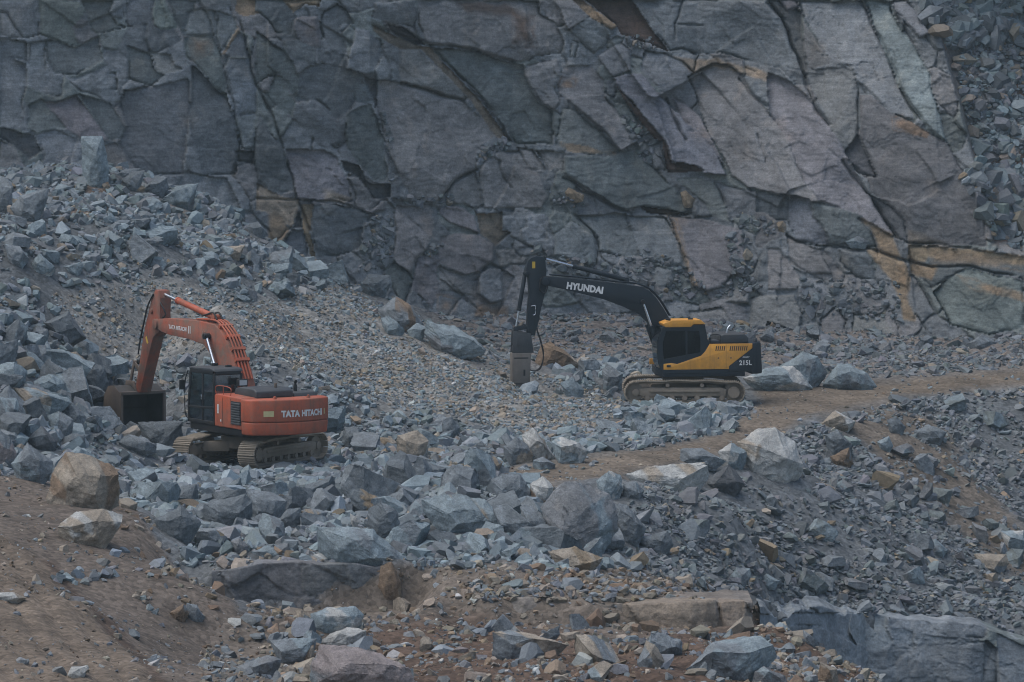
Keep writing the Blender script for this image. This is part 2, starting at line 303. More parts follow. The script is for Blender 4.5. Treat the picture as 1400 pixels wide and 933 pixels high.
# ================================================================== THE ROCK FACE
# each joint-bounded block: tile, outline (photo pixels x4 within the tile), how far it stands out (m), slope to the right, slope upward, rock tone (k: recesses, shade put into the colour)
TO = {'1': (0, 0), '2': (350, 0), '3': (700, 0), '4': (1050, 0), '5': (350, 220), '6': (700, 220), '7': (1050, 220), '0': None}
def P_(t, s):
    a = np.array([float(q) for q in s.split()]).reshape(-1, 2)
    return a if t == '0' else a / 4 + np.array(TO[t])
BLOCKS = [l.split('|') for l in '''1|0 0 190 0 200 60 215 200 130 215 80 150 40 70 0 60|.3 .02 .1 n
1|0 60 40 70 80 150 130 215 60 215 0 195|.2 0 .1 p
1|215 0 450 0 480 60 400 150 440 250 340 240 260 205 215 190|.28 0 .08 g
1|450 0 640 0 600 60 640 130 700 150 540 190 500 170 470 60|.1 0 -.05 g
1|620 0 680 0 680 110 620 100 600 70|.35 .1 0 n
1|690 0 830 0 830 120 700 150 685 110|.2 0 0 b
1|840 0 910 0 930 60 975 120 970 150 880 160 840 130|.45 0 .1 g
1|920 0 1080 0 1060 60 1020 110 1000 190 985 160 950 90|.15 0 0 b
1|0 215 140 225 150 340 60 320 0 330|-.1 0 0 n
1|150 230 245 230 250 380 160 370|.08 0 -.1 n
1|250 215 420 255 540 200 560 330 420 420 300 400 255 330|-.05 0 0 b
1|0 330 60 320 140 360 150 480 120 560 150 700 0 710|.1 0 -.12 n
1|230 545 330 650 360 700 300 710 200 735 155 700 160 580|.2 0 -.15 g
1|310 560 420 510 480 600 560 700 600 770 460 770 370 710 240 560|.32 .05 -.15 p
1|430 510 600 560 700 720 680 760 600 770 520 640|.05 0 0 b
1|200 740 300 710 440 770 445 900 350 960 250 960 230 850|.25 0 -.1 n
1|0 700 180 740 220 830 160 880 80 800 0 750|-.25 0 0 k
1|0 760 80 800 160 960 0 960|.4 .1 -.1 p
1|580 400 635 400 640 490 600 490 580 460|.2 0 0 n
1|680 490 880 470 1030 430 1040 640 1000 960 760 960 650 780 700 690 650 570|0 0 .02 b
1|700 250 820 290 840 380 900 420 820 480 700 440|-.05 0 0 b
1|820 280 930 300 960 360 1010 380 900 415 850 380|.12 .05 -.25 p
1|1050 360 1150 450 1250 540 1280 640 1310 800 1290 960 1110 960 1060 760 1040 640 1040 480|.1 .03 0 b
1|1000 200 1150 200 1200 300 1240 480 1250 540 1150 440 1050 340 1020 320|.2 0 .05 g
1|1030 60 1100 40 1180 60 1180 190 1150 200 1000 195 1020 110|.25 0 0 n
1|1190 60 1280 90 1300 150 1200 290 1170 200|.25 0 0 n
1|1300 0 1400 0 1420 80 1330 90 1290 60|.15 0 -.1 t
1|1220 300 1300 170 1340 200 1360 315 1240 315|.3 0 0 b
1|1240 320 1360 320 1400 470 1400 610 1290 630 1260 480|.28 0 -.05 n
1|1290 640 1400 620 1400 760 1380 830 1320 820 1300 740|.32 0 0 n
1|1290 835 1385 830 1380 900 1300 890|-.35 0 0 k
2|0 0 180 0 200 60 190 190 110 180 70 120 20 70 0 60|.3 0 0 b
2|150 0 350 0 340 40 260 30 210 70|.2 0 -.1 t
2|205 110 250 90 340 90 350 160 355 250 280 250 230 210 205 160|.45 0 .1 p
2|360 70 440 20 500 60 530 130 450 140 490 220 500 300 490 365 430 360 420 290 370 200 345 140|.3 0 0 b
2|150 220 230 215 330 260 330 350 290 355 190 310 140 270|.3 0 0 b
2|335 270 410 290 430 360 340 345|.2 0 0 b
2|0 170 60 210 130 260 200 330 240 420 225 550 130 400 60 420 0 470|.2 0 0 g
2|240 400 300 360 360 350 490 370 570 410 590 470 520 600 500 620 440 660 330 540 230 560|.15 0 .05 b
2|210 570 330 545 420 640 490 660 480 780 390 810 350 790 220 660 170 640|.5 0 .12 b
2|100 400 140 420 220 560 200 640 90 570 40 510 70 500|.15 0 0 g
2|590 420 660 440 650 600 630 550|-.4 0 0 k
2|540 150 620 170 635 200 615 400 590 405 495 380 510 300 540 200|.75 -.05 -.1 n
2|630 190 690 220 670 340 640 400 615 405|.45 -.5 0 b
2|700 310 735 380 720 440 655 435 650 380 680 320|.6 0 -.1 n
2|705 230 735 240 730 340 700 305 690 260|.4 0 0 n
2|740 350 775 360 775 440 740 445|.3 0 0 n
2|780 270 880 265 960 340 1080 450 1160 540 1140 560 880 480 790 450 780 400|.3 0 0 p
2|640 10 870 0 885 80 860 150 800 130 700 125 630 100 640 50|.5 0 .1 b
2|540 460 600 455 640 560 600 570 540 560|.15 0 0 b
2|440 820 500 760 550 800 570 930 500 920|.2 0 -.1 b
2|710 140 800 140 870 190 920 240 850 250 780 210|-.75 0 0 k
0|573 0 735 0 738 18 762 32 772 55 768 72 730 78 722 84 700 84 678 80 650 67 615 64 585 60 570 32|.35 0 -.08 p
0|584 66 615 67 650 71 700 87 716 90 718 105 735 140 755 150 757 198 705 198 690 170 665 140 640 115 610 90|.18 0 .02 g
0|517 110 545 113 575 122 635 140 660 162 675 185 650 207 650 232 620 248 600 273 585 275 562 270 550 247 540 228 525 185 515 150 514 135|.5 .02 -.02 p
0|475 155 505 142 515 160 525 190 530 233 531 240 525 250 510 247 497 232 490 222 475 200 472 180|.4 -.05 .06 b
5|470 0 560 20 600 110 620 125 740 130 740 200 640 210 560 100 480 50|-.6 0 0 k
0|390 203 440 204 460 216 475 250 480 278 462 272 440 275 408 272 395 235|.3 0 -.1 p
0|355 155 372 185 388 200 402 260 385 267 350 247 346 215 348 190|.4 0 0 b
5|0 120 140 195 230 210 240 260 200 360 60 280 0 270|.12 0 -.05 s
5|60 290 110 280 190 370 130 470 70 440|.12 0 0 t f
5|130 470 200 370 270 380 280 520 240 560 150 520|.1 0 0 b
5|250 240 320 240 300 380 320 530 300 550 280 450 260 350|.15 0 0 t
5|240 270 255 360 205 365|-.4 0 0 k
5|320 245 430 235 600 280 620 300 580 400 580 460 480 510 330 530 310 400|.25 0 .03 b
5|525 260 620 275 700 215 715 270 640 290|.3 0 -.1 p
5|770 250 940 250 970 270 965 400 930 480 880 540 850 620 760 560 750 500 770 380 750 300|.35 .03 -.04 p
5|1000 260 1100 240 1200 310 1220 400 1150 370 1060 340 1000 290|.4 0 -.1 p
5|1010 420 1100 400 1220 410 1300 460 1300 540 1220 600 1140 620 1000 560 1000 480|.5 .02 -.05 p
5|880 530 960 490 1000 510 990 620 1010 720 960 800 850 690|.3 0 -.05 p
5|1000 570 1140 630 1200 650 1190 740 1000 700|.3 0 -.1 p
5|1220 620 1280 580 1340 600 1350 760 1290 780 1220 730|.65 .05 -.05 n
0|677 340 700 340 725 352 720 362 683 367|.3 0 -.2 p
5|1210 290 1350 280 1350 380 1390 400 1310 460 1230 400|-.02 0 0 v
5|1100 100 1200 60 1230 200 1230 250 1150 240 1050 220 1040 160|.4 -.03 -.05 p
0|655 232 660 222 680 208 715 207 730 225 742 252 750 270 740 284 700 285 662 282 660 262 655 245|.5 .02 -.05 p
3|220 0 330 0 420 92 308 165 270 80|.6 .05 -.25 p
3|310 165 420 94 540 165 575 150 500 250 445 290 350 200|.6 .05 .2 n
3|330 0 380 0 570 140 575 150 540 165 420 92|.55 .3 -.3 t
3|330 210 365 230 345 325 310 310|.35 0 0 n
3|400 0 650 0 850 280 780 260 600 190 570 140|-.15 .1 .05 d
0|863 0 1050 0 1062 15 1070 30 1085 65 1090 92 1085 97 1052 93 1030 85 1000 75 985 72 950 75 915 70 900 50 880 20|.4 .02 0 n
3|510 250 560 200 620 210 600 240 540 270|.3 0 -.2 g
3|460 300 600 240 640 270 650 380 550 420 500 360|.5 0 -.1 n
3|515 440 560 430 580 480 560 540 515 510|.3 0 0 n
3|720 280 830 290 940 340 1000 400 1030 560 980 600 860 530 740 430 700 380|.25 .1 .06 n
0|841 106 855 100 877 100 907 138 920 150 950 165 975 200 990 235 993 240 960 235 930 226 915 218 905 203 893 183 870 150 850 130 842 115|1.1 -.06 -.2 n
3|570 470 640 540 760 690 850 800 880 890 920 880 1000 900 1040 930 860 945 830 830 740 720 640 590|.45 .2 .3 d
0|915 132 935 140 955 160 970 185 985 215 993 233 975 205 955 180 935 165|.6 0 -.1 p
3|280 370 420 360 500 440 520 540 600 660 690 770 600 830 500 720 340 590 260 520 250 460|.45 .04 -.2 p
3|270 590 340 600 480 730 600 830 540 850 300 830 240 790|.42 .02 .15 g
3|70 360 250 320 270 440 240 480 270 560 220 600 150 540 70 420|.4 0 -.08 p
0|772 215 800 212 835 213 855 207 875 208 895 230 920 255 935 275 943 290 930 293 900 285 875 283 855 287 840 280 810 262 775 242 770 230|.6 0 -.06 g
6|690 250 850 270 980 300 850 302 740 290|-.05 0 .3 d
3|690 780 740 790 740 850 700 830|.2 0 0 n
3|750 770 820 780 850 930 780 930 750 830|.3 0 0 n
3|20 810 120 820 190 930 100 930|.2 0 -.1 p
3|130 820 290 840 290 932 200 932|.2 0 -.1 p
0|940 105 975 85 1000 88 1015 100 1030 130 1050 150 1075 190 1100 250 1120 275 1090 275 1050 262 1020 255 1000 240 990 215 970 185 958 155 950 130|.55 .03 -.14 p
3|870 300 1000 330 1110 320 1150 330 1400 400 1400 440 1250 390 1100 350 1000 400 950 370|.3 0 -.4 s f
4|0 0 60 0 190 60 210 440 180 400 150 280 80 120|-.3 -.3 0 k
4|40 0 160 0 180 40 100 70|.1 0 .1 p
4|200 110 330 320 340 350 220 380 200 260|.25 .1 .1 p
4|170 0 510 0 560 100 640 280 700 450 790 620 790 650 660 610 540 500 480 430 460 360 340 340 260 190 190 60|.5 -.08 -.1 n
4|520 0 680 0 700 120 800 260 880 400 900 500 980 780 860 700 830 640 720 480 640 300 600 180|.5 -.05 -.14 bl
4|680 0 760 0 880 180 820 210 750 130 700 60|.4 0 -.1 n
4|200 390 460 360 490 500 490 720 440 810 400 820 330 680 240 500|.4 .03 .06 p
0|1174 130 1190 130 1215 152 1270 180 1295 195 1315 232 1337 257 1347 295 1347 337 1240 333 1235 305 1212 278 1190 265 1185 240 1190 220 1175 185|.65 .02 .05 q
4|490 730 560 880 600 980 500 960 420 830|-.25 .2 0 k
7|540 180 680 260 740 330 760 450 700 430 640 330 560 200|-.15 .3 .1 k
0|1050 100 1075 110 1100 130 1125 160 1150 200 1170 235 1190 275 1215 310 1225 330 1200 320 1180 302 1150 285 1120 275 1100 250 1075 190 1055 160 1050 130|.5 -.02 -.1 p
7|0 180 110 190 110 330 40 330 0 300|.1 0 .1 b
7|115 190 220 210 240 290 300 370 330 460 270 460 160 430 110 350|.3 0 0 n
7|230 225 340 240 500 290 570 390 600 480 420 460 340 460 300 360 250 290|.4 0 .08 b
7|480 300 560 340 690 420 720 500 750 560 790 680 800 880 740 900 640 760 590 640 600 480 560 390|.3 .02 -.1 n
7|500 310 560 340 680 410 720 500 740 545 620 495 570 390|.3 0 0 t f
7|540 485 620 500 740 550 770 640 760 740 800 870 740 870 700 740 660 640 600 560|.3 0 0 t f
7|390 480 480 490 540 490 580 580 590 650 480 640 400 560|.3 0 .15 b
7|760 460 1190 490 1460 540 1460 650 1230 620 1080 590 980 640 900 700 850 650 780 610|.38 0 0 b
7|760 460 1190 490 1460 535 1460 580 1300 572 1200 540 1080 520 960 540 880 530 860 560 760 540|.4 0 0 t f
7|770 545 860 562 920 572 900 660 850 640 780 610|.35 0 0 t f
7|1080 590 1400 660 1400 920 1200 960 1000 900 900 720 980 640|.4 0 -.05 g
7|0 480 60 480 190 650 160 700 0 700|.4 0 -.1 p
7|100 400 280 490 360 620 230 620 120 560|.4 0 -.12 p
7|200 700 280 640 330 700 340 750 180 750|.3 0 -.1 p
0|1022 408 1040 402 1085 403 1095 430 1092 453 1060 470 1025 453|.55 .04 -.1 p
6|220 400 330 330 380 360 440 420 465 560 400 560 230 520|.5 0 -.05 n
6|350 300 620 290 640 360 710 520 620 530 470 500 460 420|.2 0 0 g
6|620 300 840 310 910 460 930 560 870 580 790 560 720 540|.3 .03 0 n
6|850 300 1100 330 1260 380 1265 500 1270 600 1200 620 1150 690 1060 715 990 690 940 520|.65 .03 .02 p
6|1000 80 1130 130 1190 330 1090 300 1060 250 900 100|.3 0 .08 g
6|1100 110 1330 170 1330 300 1200 320 1150 200|.35 0 0 n
6|1340 180 1400 170 1420 290 1330 280|.2 0 .1 b
6|780 570 880 600 880 680 800 690 760 620|.4 .1 -.1 n
6|70 290 180 290 185 430 100 430|.3 0 0 n
6|0 420 120 480 170 500 50 530 0 480|.3 0 -.1 n
6|1020 780 1160 750 1280 800 1280 932 1030 932|.4 0 -.05 p
6|1160 770 1220 700 1300 700 1280 780|.6 0 -.15 n
6|830 760 920 780 970 860 850 870|.35 0 -.1 n
0|1165 428 1209 435 1222 455 1215 485 1185 494 1165 455|.5 .03 -.05 p
0|1121 435 1145 418 1158 438 1145 490 1128 470|.45 0 -.05 p
0|1050 440 1085 450 1105 482 1060 502 1040 472|.35 0 -.1 p
0|1095 380 1125 382 1140 405 1110 420 1090 405|.35 0 -.1 n
0|940 425 985 420 1005 445 1000 480 950 480|.3 0 -.05 p
0|820 405 850 398 862 425 830 432|.25 0 -.1 n'''.split('\n')]
CRACKS = [(t, P_(t, s), float(w), float(d)) for t, s, w, d in (l.split('|') for l in '''1|1090 0 1130 80 1160 200 1210 330 1260 530 1300 700 1320 820|1.3|.3
1|1310 110 1350 260 1380 400 1400 470|1.4|.4
2|0 470 90 640 130 760 180 932|1.4|.4
5|170 0 210 160 240 240 300 370|1.2|.35
3|930 0 905 90 885 130 890 220|1.1|.3
3|890 130 1040 145|.9|.25
3|860 275 930 265 1010 300|1.3|.4
3|840 545 880 640 950 760|1.4|.45
7|100 400 170 440 280 470 420 475 560 480 720 540 900 580|1.3|.45
7|740 450 900 458 1100 480|1.2|.4
7|900 580 1080 580 1230 612 1400 650|1.1|.35
4|0 20 80 110 160 300 210 480 260 600 330 680|1.6|.5
4|510 0 560 100 640 280 700 420 760 560 830 640|1.8|.4
4|680 40 720 130 800 240|1.6|.4
4|490 520 490 720|1|.3
7|410 0 560 200 700 420|1.6|.45
3|1250 430 1330 540 1400 580|1.4|.3
3|1340 740 1390 880|1|.2
5|1000 215 1080 110 1200 50|1.3|.4
5|0 205 230 212 450 225 620 290|1|.3
2|330 545 370 570 410 600|1|.2
5|1320 0 1350 90 1400 150|1|.2
6|280 90 420 180 560 250 650 290|1.2|.35
6|340 300 440 400 470 480 465 570|1.3|.35
2|790 450 900 485 1140 555|1.2|.4
2|940 240 1070 255 1210 280 1400 335|1.2|.4'''.split('\n'))]
STAINS = [(P_(t, s), c, float(k)) for t, s, c, k in (l.split('|') for l in '''0|615 0 690 0 720 30 735 62 715 66 700 24 640 18|d|8
3|850 0 1400 0 1400 60 700 0|n|8
7|860 470 1400 545 1400 600 900 560|t|10
7|1010 620 1150 660 1400 720 1400 770 1150 705|t|10
7|760 380 830 390 1000 470 760 470|v|12
6|850 305 890 325 1015 690 985 690|t|5
4|670 640 720 630 880 720 870 750 680 710|br|6
3|270 430 340 440 330 480 260 480|br|6
3|270 780 420 800 560 845 300 832|t|4
5|1000 740 1090 760 1080 840 1000 830|br|10
5|1210 780 1380 790 1380 860 1200 850|br|10
1|1040 200 1150 220 1140 300 1060 330|br|12
1|1205 300 1300 145 1315 160 1222 300|t|2
5|370 150 520 200 500 230 380 225|s|10
3|0 60 130 80 100 240 0 250|d|14'''.split('\n'))]
VEIN = P_('2', '640 140 720 180 880 250 950 260 1080 400 1230 560 1330 690 1380 770 1310 750 1200 590 1140 510 1000 370 900 270 790 270 700 220 640 170')
SLIDE = [(1247, -80), (1258, 0), (1282, 45), (1302, 120), (1330, 225), (1350, 300), (1352, 338), (1420, 355), (1700, 360), (1700, -80)]

def facets(x, z, cell, seed, amp, ang):
    """chiselled facets: every cell a tilted plane of its own"""
    ca, sa = math.cos(ang), math.sin(ang); a = (x * ca + z * sa) / (cell * 1.7); b = (-x * sa + z * ca) / cell
    a = a + .25 * vnoise(x * .8 / cell, z * .8 / cell, seed + 3); b = b + .25 * vnoise(x * .8 / cell, z * .8 / cell, seed + 4)
    ia = np.floor(a); ib = np.floor(b); d1 = np.full(x.shape, 9.); ax = np.zeros(x.shape); az = np.zeros(x.shape); p1 = np.zeros(x.shape); q1 = np.zeros(x.shape)
    for i in (-1, 0, 1):
        for j in (-1, 0, 1):
            p = ia + i; q = ib + j; dx = a - p - h2(p, q, seed); dz = b - q - h2(p, q, seed + 1); d = np.hypot(dx, dz); n = d < d1
            d1 = np.where(n, d, d1); ax = np.where(n, dx, ax); az = np.where(n, dz, az); p1 = np.where(n, p, p1); q1 = np.where(n, q, q1)
    k = np.clip(h2(p1, q1, seed + 8) * 1.6 - .35, 0, 1)
    return amp * ((h2(p1, q1, seed + 5) - .5) * 1.6 * ax + (h2(p1, q1, seed + 6) - .6) * 1.6 * az + .35 * (h2(p1, q1, seed + 7) - .5)) * k
def fracture(x, z, u, v, blocks, cracks, stains, seed, cell=1.1, ang=-.9):
    """height above the base plane and rock colour of a jointed face"""
    rng = np.random.default_rng(seed); shp = x.shape
    wx = 3.0 * fbm(x * 1.1, z * 1.1, 4, seed); wz = 3.0 * fbm(x * 1.1, z * 1.1, 4, seed + 50)
    uu = u + wx; vv = v + wz
    # small joint blocks everywhere
    ca, sa = math.cos(ang), math.sin(ang); a = (x * ca + z * sa) / (cell * 1.5); b = (-x * sa + z * ca) / cell
    a = a + .35 * fbm(x * .8, z * .8, 3, seed + 3); b = b + .35 * fbm(x * .8, z * .8, 3, seed + 4)
    ia = np.floor(a); ib = np.floor(b); d1 = np.full(shp, 9.); d2 = np.full(shp, 9.); ca_ = np.zeros(shp); cb_ = np.zeros(shp)
    ax = np.zeros(shp); az = np.zeros(shp)
    for i in (-1, 0, 1):
        for j in (-1, 0, 1):
            p = ia + i; q = ib + j; sx = p + .1 + .8 * h2(p, q, seed); sz = q + .1 + .8 * h2(p, q, seed + 1)
            d = np.hypot(a - sx, b - sz); n = d < d1
            d2 = np.where(n, d1, np.minimum(d2, d)); d1 = np.where(n, d, d1)
            ca_ = np.where(n, p, ca_); cb_ = np.where(n, q, cb_); ax = np.where(n, a - sx, ax); az = np.where(n, b - sz, az)
    r = [h2(ca_, cb_, seed + k) for k in range(2, 8)]
    h = .08 + .26 * r[0] + .3 * (r[1] - .5) * ax + .3 * (r[2] - .5) * az - (.04 + .3 * np.clip(vnoise(x * .9, z * .9, seed + 40) * 1.6 + .3, 0, 1)) * np.exp(-((d2 - d1) / .045) ** 2)
    tones = np.array([TONE[k] for k in 'nnpbgn']); col = tones[(r[3] * 5.99).astype(int)] * (.85 + .3 * r[4])[..., None]
    inside = np.zeros(shp, bool)
    for t, s, par in blocks:
        poly = P_(t, s); d0, gx, gy, tone = par.split()[:4]; d0, gx, gy = float(d0), float(gx), float(gy)
        lo = poly.min(0) - 6; hi = poly.max(0) + 6
        m = (uu > lo[0]) & (uu < hi[0]) & (vv > lo[1]) & (vv < hi[1])
        if not m.any(): continue
        pu, pv = uu[m], vv[m]; ins = inpoly(pu, pv, poly); d = segdist(pu, pv, poly) * .031
        cu, cv = poly.mean(0); X = (pu - cu) * .031; Z = -(pv - cv) * .031; size = np.sqrt(np.prod(hi - lo)) * .031
        hh = (.9 * d0 if d0 > -.2 else .55 * d0) + 1.2 * gx * X + 1.2 * gy * Z
        # a few cleavage planes meeting in ridges
        pl = []
        for k in range(5):
            th = rng.uniform(0, 2 * math.pi); sl = rng.uniform(.05, .26); px = rng.uniform(-.3, .3) * size; pz = rng.uniform(-.3, .3) * size
            pl.append(sl * (math.cos(th) * (X - px) + math.sin(th) * (Z - pz)) + rng.uniform(0, .12))
        if tone != 'k': hh = hh + np.clip(np.min(pl, 0), -.35, .15)
        op = np.clip(.22 + 2.0 * vnoise(pu * .03, pv * .03, seed + 41), 0, 1)
        hh = hh - .07 * op * np.exp(-(d / .12) ** 2) - .34 * op * np.exp(-(d / .045) ** 2)
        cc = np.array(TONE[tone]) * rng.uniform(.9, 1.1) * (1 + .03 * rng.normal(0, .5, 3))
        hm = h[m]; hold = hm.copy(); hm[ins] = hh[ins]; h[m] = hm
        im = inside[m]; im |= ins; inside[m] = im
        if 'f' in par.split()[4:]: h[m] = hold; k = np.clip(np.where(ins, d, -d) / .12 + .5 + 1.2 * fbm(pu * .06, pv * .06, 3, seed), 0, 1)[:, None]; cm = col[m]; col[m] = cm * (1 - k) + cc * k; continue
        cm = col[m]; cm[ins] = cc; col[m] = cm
    # loose, crumbled rock in the gaps
    h = h + np.where(inside, 0, .1 * fbm(x * 3.2, z * 3.2, 3, seed + 21))
    for t, pl, w, dep in cracks:
        lo = pl.min(0) - 12; hi = pl.max(0) + 12
        m = (uu > lo[0]) & (uu < hi[0]) & (vv > lo[1]) & (vv < hi[1])
        if m.any():
            d = segdist(uu[m], vv[m], pl, False) / (w * (.6 + 1.2 * (vnoise(uu[m] * .07, vv[m] * .07, seed + 9) + .5))); h[m] -= dep * np.exp(-d ** 2)
    for poly, c, soft in stains:
        d = segdist(uu, vv, poly) + 8 * fbm(x * 1.4, z * 1.4, 4, seed + 33); ins = inpoly(uu, vv, poly)
        k = np.clip(np.where(ins, d, -d) / soft + .3, 0, 1)[..., None] * .85; col = col * (1 - k) + np.array(TONE[c]) * k
    # rough surface: broad swells, fine chips, drill-and-blast ripples along the dip
    dip = (x * math.cos(-1.0) + z * math.sin(-1.0)); acr = (-x * math.sin(-1.0) + z * math.cos(-1.0))
    h = h + .10 * fbm(x * .5, z * .5, 3, seed + 12) + .035 * fbm(x * 2.2, z * 2.2, 4, seed + 13) + .03 * fbm(dip * 1.0, acr * 4.0, 4, seed + 14)
    h = h + facets(x, z, 2.6, seed + 59, .46, -.9) + facets(x, z, .9, seed + 60, .15, -.95) + facets(x, z, .36, seed + 61, .055, -.6) + facets(x, z, .16, seed + 62, .02, -.3)
    st = 3.2 * fbm(x * .45 + z * .2, z * .6, 3, seed + 63); h = h + .16 * (np.floor(st * 2.2) / 2.2 - .0) / 3.2 * 1.6
    rg = np.abs(fbm(x * 1.3 + .6 * z, z * .9, 4, seed + 15)); h = h - .06 * np.exp(-(rg / .016) ** 2) * (fbm(x * .6, z * .6, 2, seed + 16) > .02)
    return h, col

CX = stretched(-27, 27, .055, (-150, -90, -60, -45, -36, -30), (30, 36, 45, 60, 90, 150))
CZ = stretched(-1.5, 16.4, .05, (-9, -4), (18, 20, 23, 26, 30))
cx, cz = np.meshgrid(CX, CZ)
BX = [-150, -27, -22, -16, -11, -6, -2, 0, 8, 15, 20, 27, 150]; BY = [150, 164, 166, 168.5, 171, 174, 177.5, 179, 180.5, 178.5, 177, 176, 170]
LEAN = np.interp(cx, [-20, -8, 0, 12, 20], [.10, .14, .24, .34, .34])
base_y = np.interp(cx, BX, BY) + .5 * fbm(cx * .15, cx * 0 + 3, 2, 77)
cy = base_y + LEAN * (cz + 1) + .9 * fbm(cx * .13, cz * .13, 2, 78)
cu, cv = project(np.stack([cx, cy, cz], -1))
ch, ccol = fracture(cx, cz, cu, cv, BLOCKS, CRACKS, STAINS, 11)
q_ = smooth(420, 230, cu) if False else 1 - smooth(230, 420, cu); ch = ch * (1 - .45 * q_)
# the open joint that runs diagonally across the middle
d = segdist(cu, cv, VEIN) * .031; iv = inpoly(cu + 2 * fbm(cx * 2, cz * 2, 2, 5), cv, VEIN)
ch = np.where(iv, -.25 + .5 * np.minimum(d, .25) + .06 * fbm(cx * 3, cz * 3, 2, 6), ch); ccol[iv] = TONE['v']
ch -= .35 * np.exp(-(segdist(cu, cv, P_('2', '640 140 720 170 880 235 950 250 1090 395 1240 555 1340 690 1385 770'), False) * .031 / .06) ** 2)
# the gully of fallen rock at the right, farther back and leaning more
ds = segdist(cu, cv, SLIDE); isl = inpoly(cu + 4 * fbm(cx, cz, 2, 61), cv, SLIDE); k = np.where(isl, smooth(0, 14, ds), 0)
ch = ch * (1 - k) + k * (-.5 - .16 * np.maximum(cz - 5.0, 0) - .02 * ds + .5 * fbm(cx * .5, cz * .5, 4, 62) + .25 * fbm(cx * 1.6, cz * 1.6, 3, 63))
gul = np.where(fbm(cx * .35, cz * .5, 3, 64)[..., None] > .08, np.array((.15, .105, .08)), np.array((.14, .142, .142)))
ccol = ccol * (1 - k[..., None]) + gul * k[..., None]
FY = cy - ch; ccol *= np.array((1.10, 1.04, 1.0))
cliff = mesh_np('cliff', np.stack([cx, FY, cz], -1).reshape(-1, 3), grid_faces(*cx.shape), M_CLIFF, ccol.reshape(-1, 3))
tag(cliff, 'tall grey quarry face of jointed rock blocks with tan stained seams', 'cliff', kind='structure')
def face_y(x, z):
    i = np.clip(np.searchsorted(CX, x) - 1, 0, len(CX) - 2); j = np.clip(np.searchsorted(CZ, z) - 1, 0, len(CZ) - 2)
    return FY[j, i]
def on_cliff(u, v):
    u = np.asarray(u, float); v = np.asarray(v, float); Y = np.full(u.shape, 178.)
    for _ in range(8): P = at_depth(u, v, Y); Y = .5 * Y + .5 * face_y(P[..., 0], P[..., 2])
    return at_depth(u, v, Y)

# ------------------------------------------------------------------ low rock benches cut in the floor
def bench(name, label, pts, ztop, zbot, blocks, cracks, stains, seed, back=2.5, cell=.8, tone=None, lean=.18, amp=1., rag=.34):
    """a vertical face following pts (x, y) with a rough top that runs back under the rubble"""
    pts = np.array(pts, float); L = np.concatenate([[0], np.cumsum(np.hypot(*np.diff(pts, axis=0).T))])
    s = np.arange(0, L[-1], .045); X = np.interp(s, L, pts[:, 0]); Y = np.interp(s, L, pts[:, 1])
    zt = np.interp(s, L, ztop) + rag * fbm(s * .55, s * 0, 4, seed) - .06; Y = Y + 1.4 * rag * fbm(s * .5, s * 0 + 5, 3, seed + 2); nf = int((max(ztop) - zbot) / .04); nb = int(back / .06)
    xx = np.repeat(X[None], nf + nb, 0); f = np.linspace(0, 1, nf)[:, None]
    zz = np.concatenate([zbot + (zt - zbot)[None] * f, zt[None] + .1 * fbm(xx[:nb] * 1.3, np.arange(nb)[:, None] * .08 + xx[:nb] * 0, 3, seed + 1)])
    yy = np.concatenate([np.repeat(Y[None], nf, 0) + lean * (zz[:nf] - zt[None]), Y[None] + np.arange(1, nb + 1)[:, None] * .06])
    u, v = project(np.stack([xx, yy, zz], -1)); h, col = fracture(xx, zz, u, v, blocks, cracks, stains, seed, cell, -.25)
    w = np.concatenate([np.ones(nf), np.linspace(1, .0, 8), np.zeros(nb - 8)])[:, None]
    yy = yy - amp * h * w
    if tone is not None: col = col * .35 + np.array(tone) * .65
    o = mesh_np(name, np.stack([xx, yy, zz], -1).reshape(-1, 3), grid_faces(*xx.shape), M_CLIFF, col.reshape(-1, 3))
    return tag(o, label, 'rock bench', kind='structure')
TO['F'] = None
def PF(s): a = np.array([float(q) for q in s.split()]).reshape(-1, 2) / 2.979 + np.array((930, 623)); return ' '.join('%.1f' % q for q in a.ravel())
RB = [('0', PF(s), p) for s, p in (('250 640 700 640 690 720 720 770 560 690 260 700', '.2 0 0 n'), ('700 640 850 630 840 700 870 760 800 800 720 760 690 700', '.1 0 -.1 n'),
      ('850 630 1190 640 1250 700 1240 740 1100 740 960 720 860 690', '.3 0 -.05 n'), ('880 840 960 770 1240 750 1230 930 880 935', '.4 0 -.05 n'), ('1240 740 1290 780 1290 935 1230 935', '.0 0 0 b'),
      ('1290 720 1420 780 1420 940 1290 940', '.3 0 -.1 n'))]
bench('rock_bench', 'blue grey rock face at the foot of the right hand slope', [(6.9, 118.2), (7.5, 120.2), (8.7, 124.3), (10.7, 128.6), (12.5, 129.2), (14, 129.3), (19, 130.0)], [-2.7, -3.05, -3.6, -4.2, -4.5, -4.75, -5.6], -9.5, RB, [], [], 31, cell=1.5, lean=.42, amp=.75)
bench('rock_ledge', 'low dark rock step across the quarry floor', [(-7.6, 107.3), (-6.4, 107.4), (-4, 107.5), (-2.6, 107.9)], [-.3, -.14, -.16, -.4], -1.9, [], [], [], 32, cell=.8, tone=(.125, .118, .118), back=1.6, lean=.12, amp=.5, rag=.1)
LB = [('0', '850 820 978 817 981 866 850 868', '.25 0 0 s'), ('0', '982 818 1018 820 1018 866 984 866', '.25 0 0 s'), ('0', '640 823 720 815 782 820 778 850 700 848 645 838', '.25 0 -.1 n'), ('0', '784 818 842 822 840 848 786 850', '.2 0 0 n')]
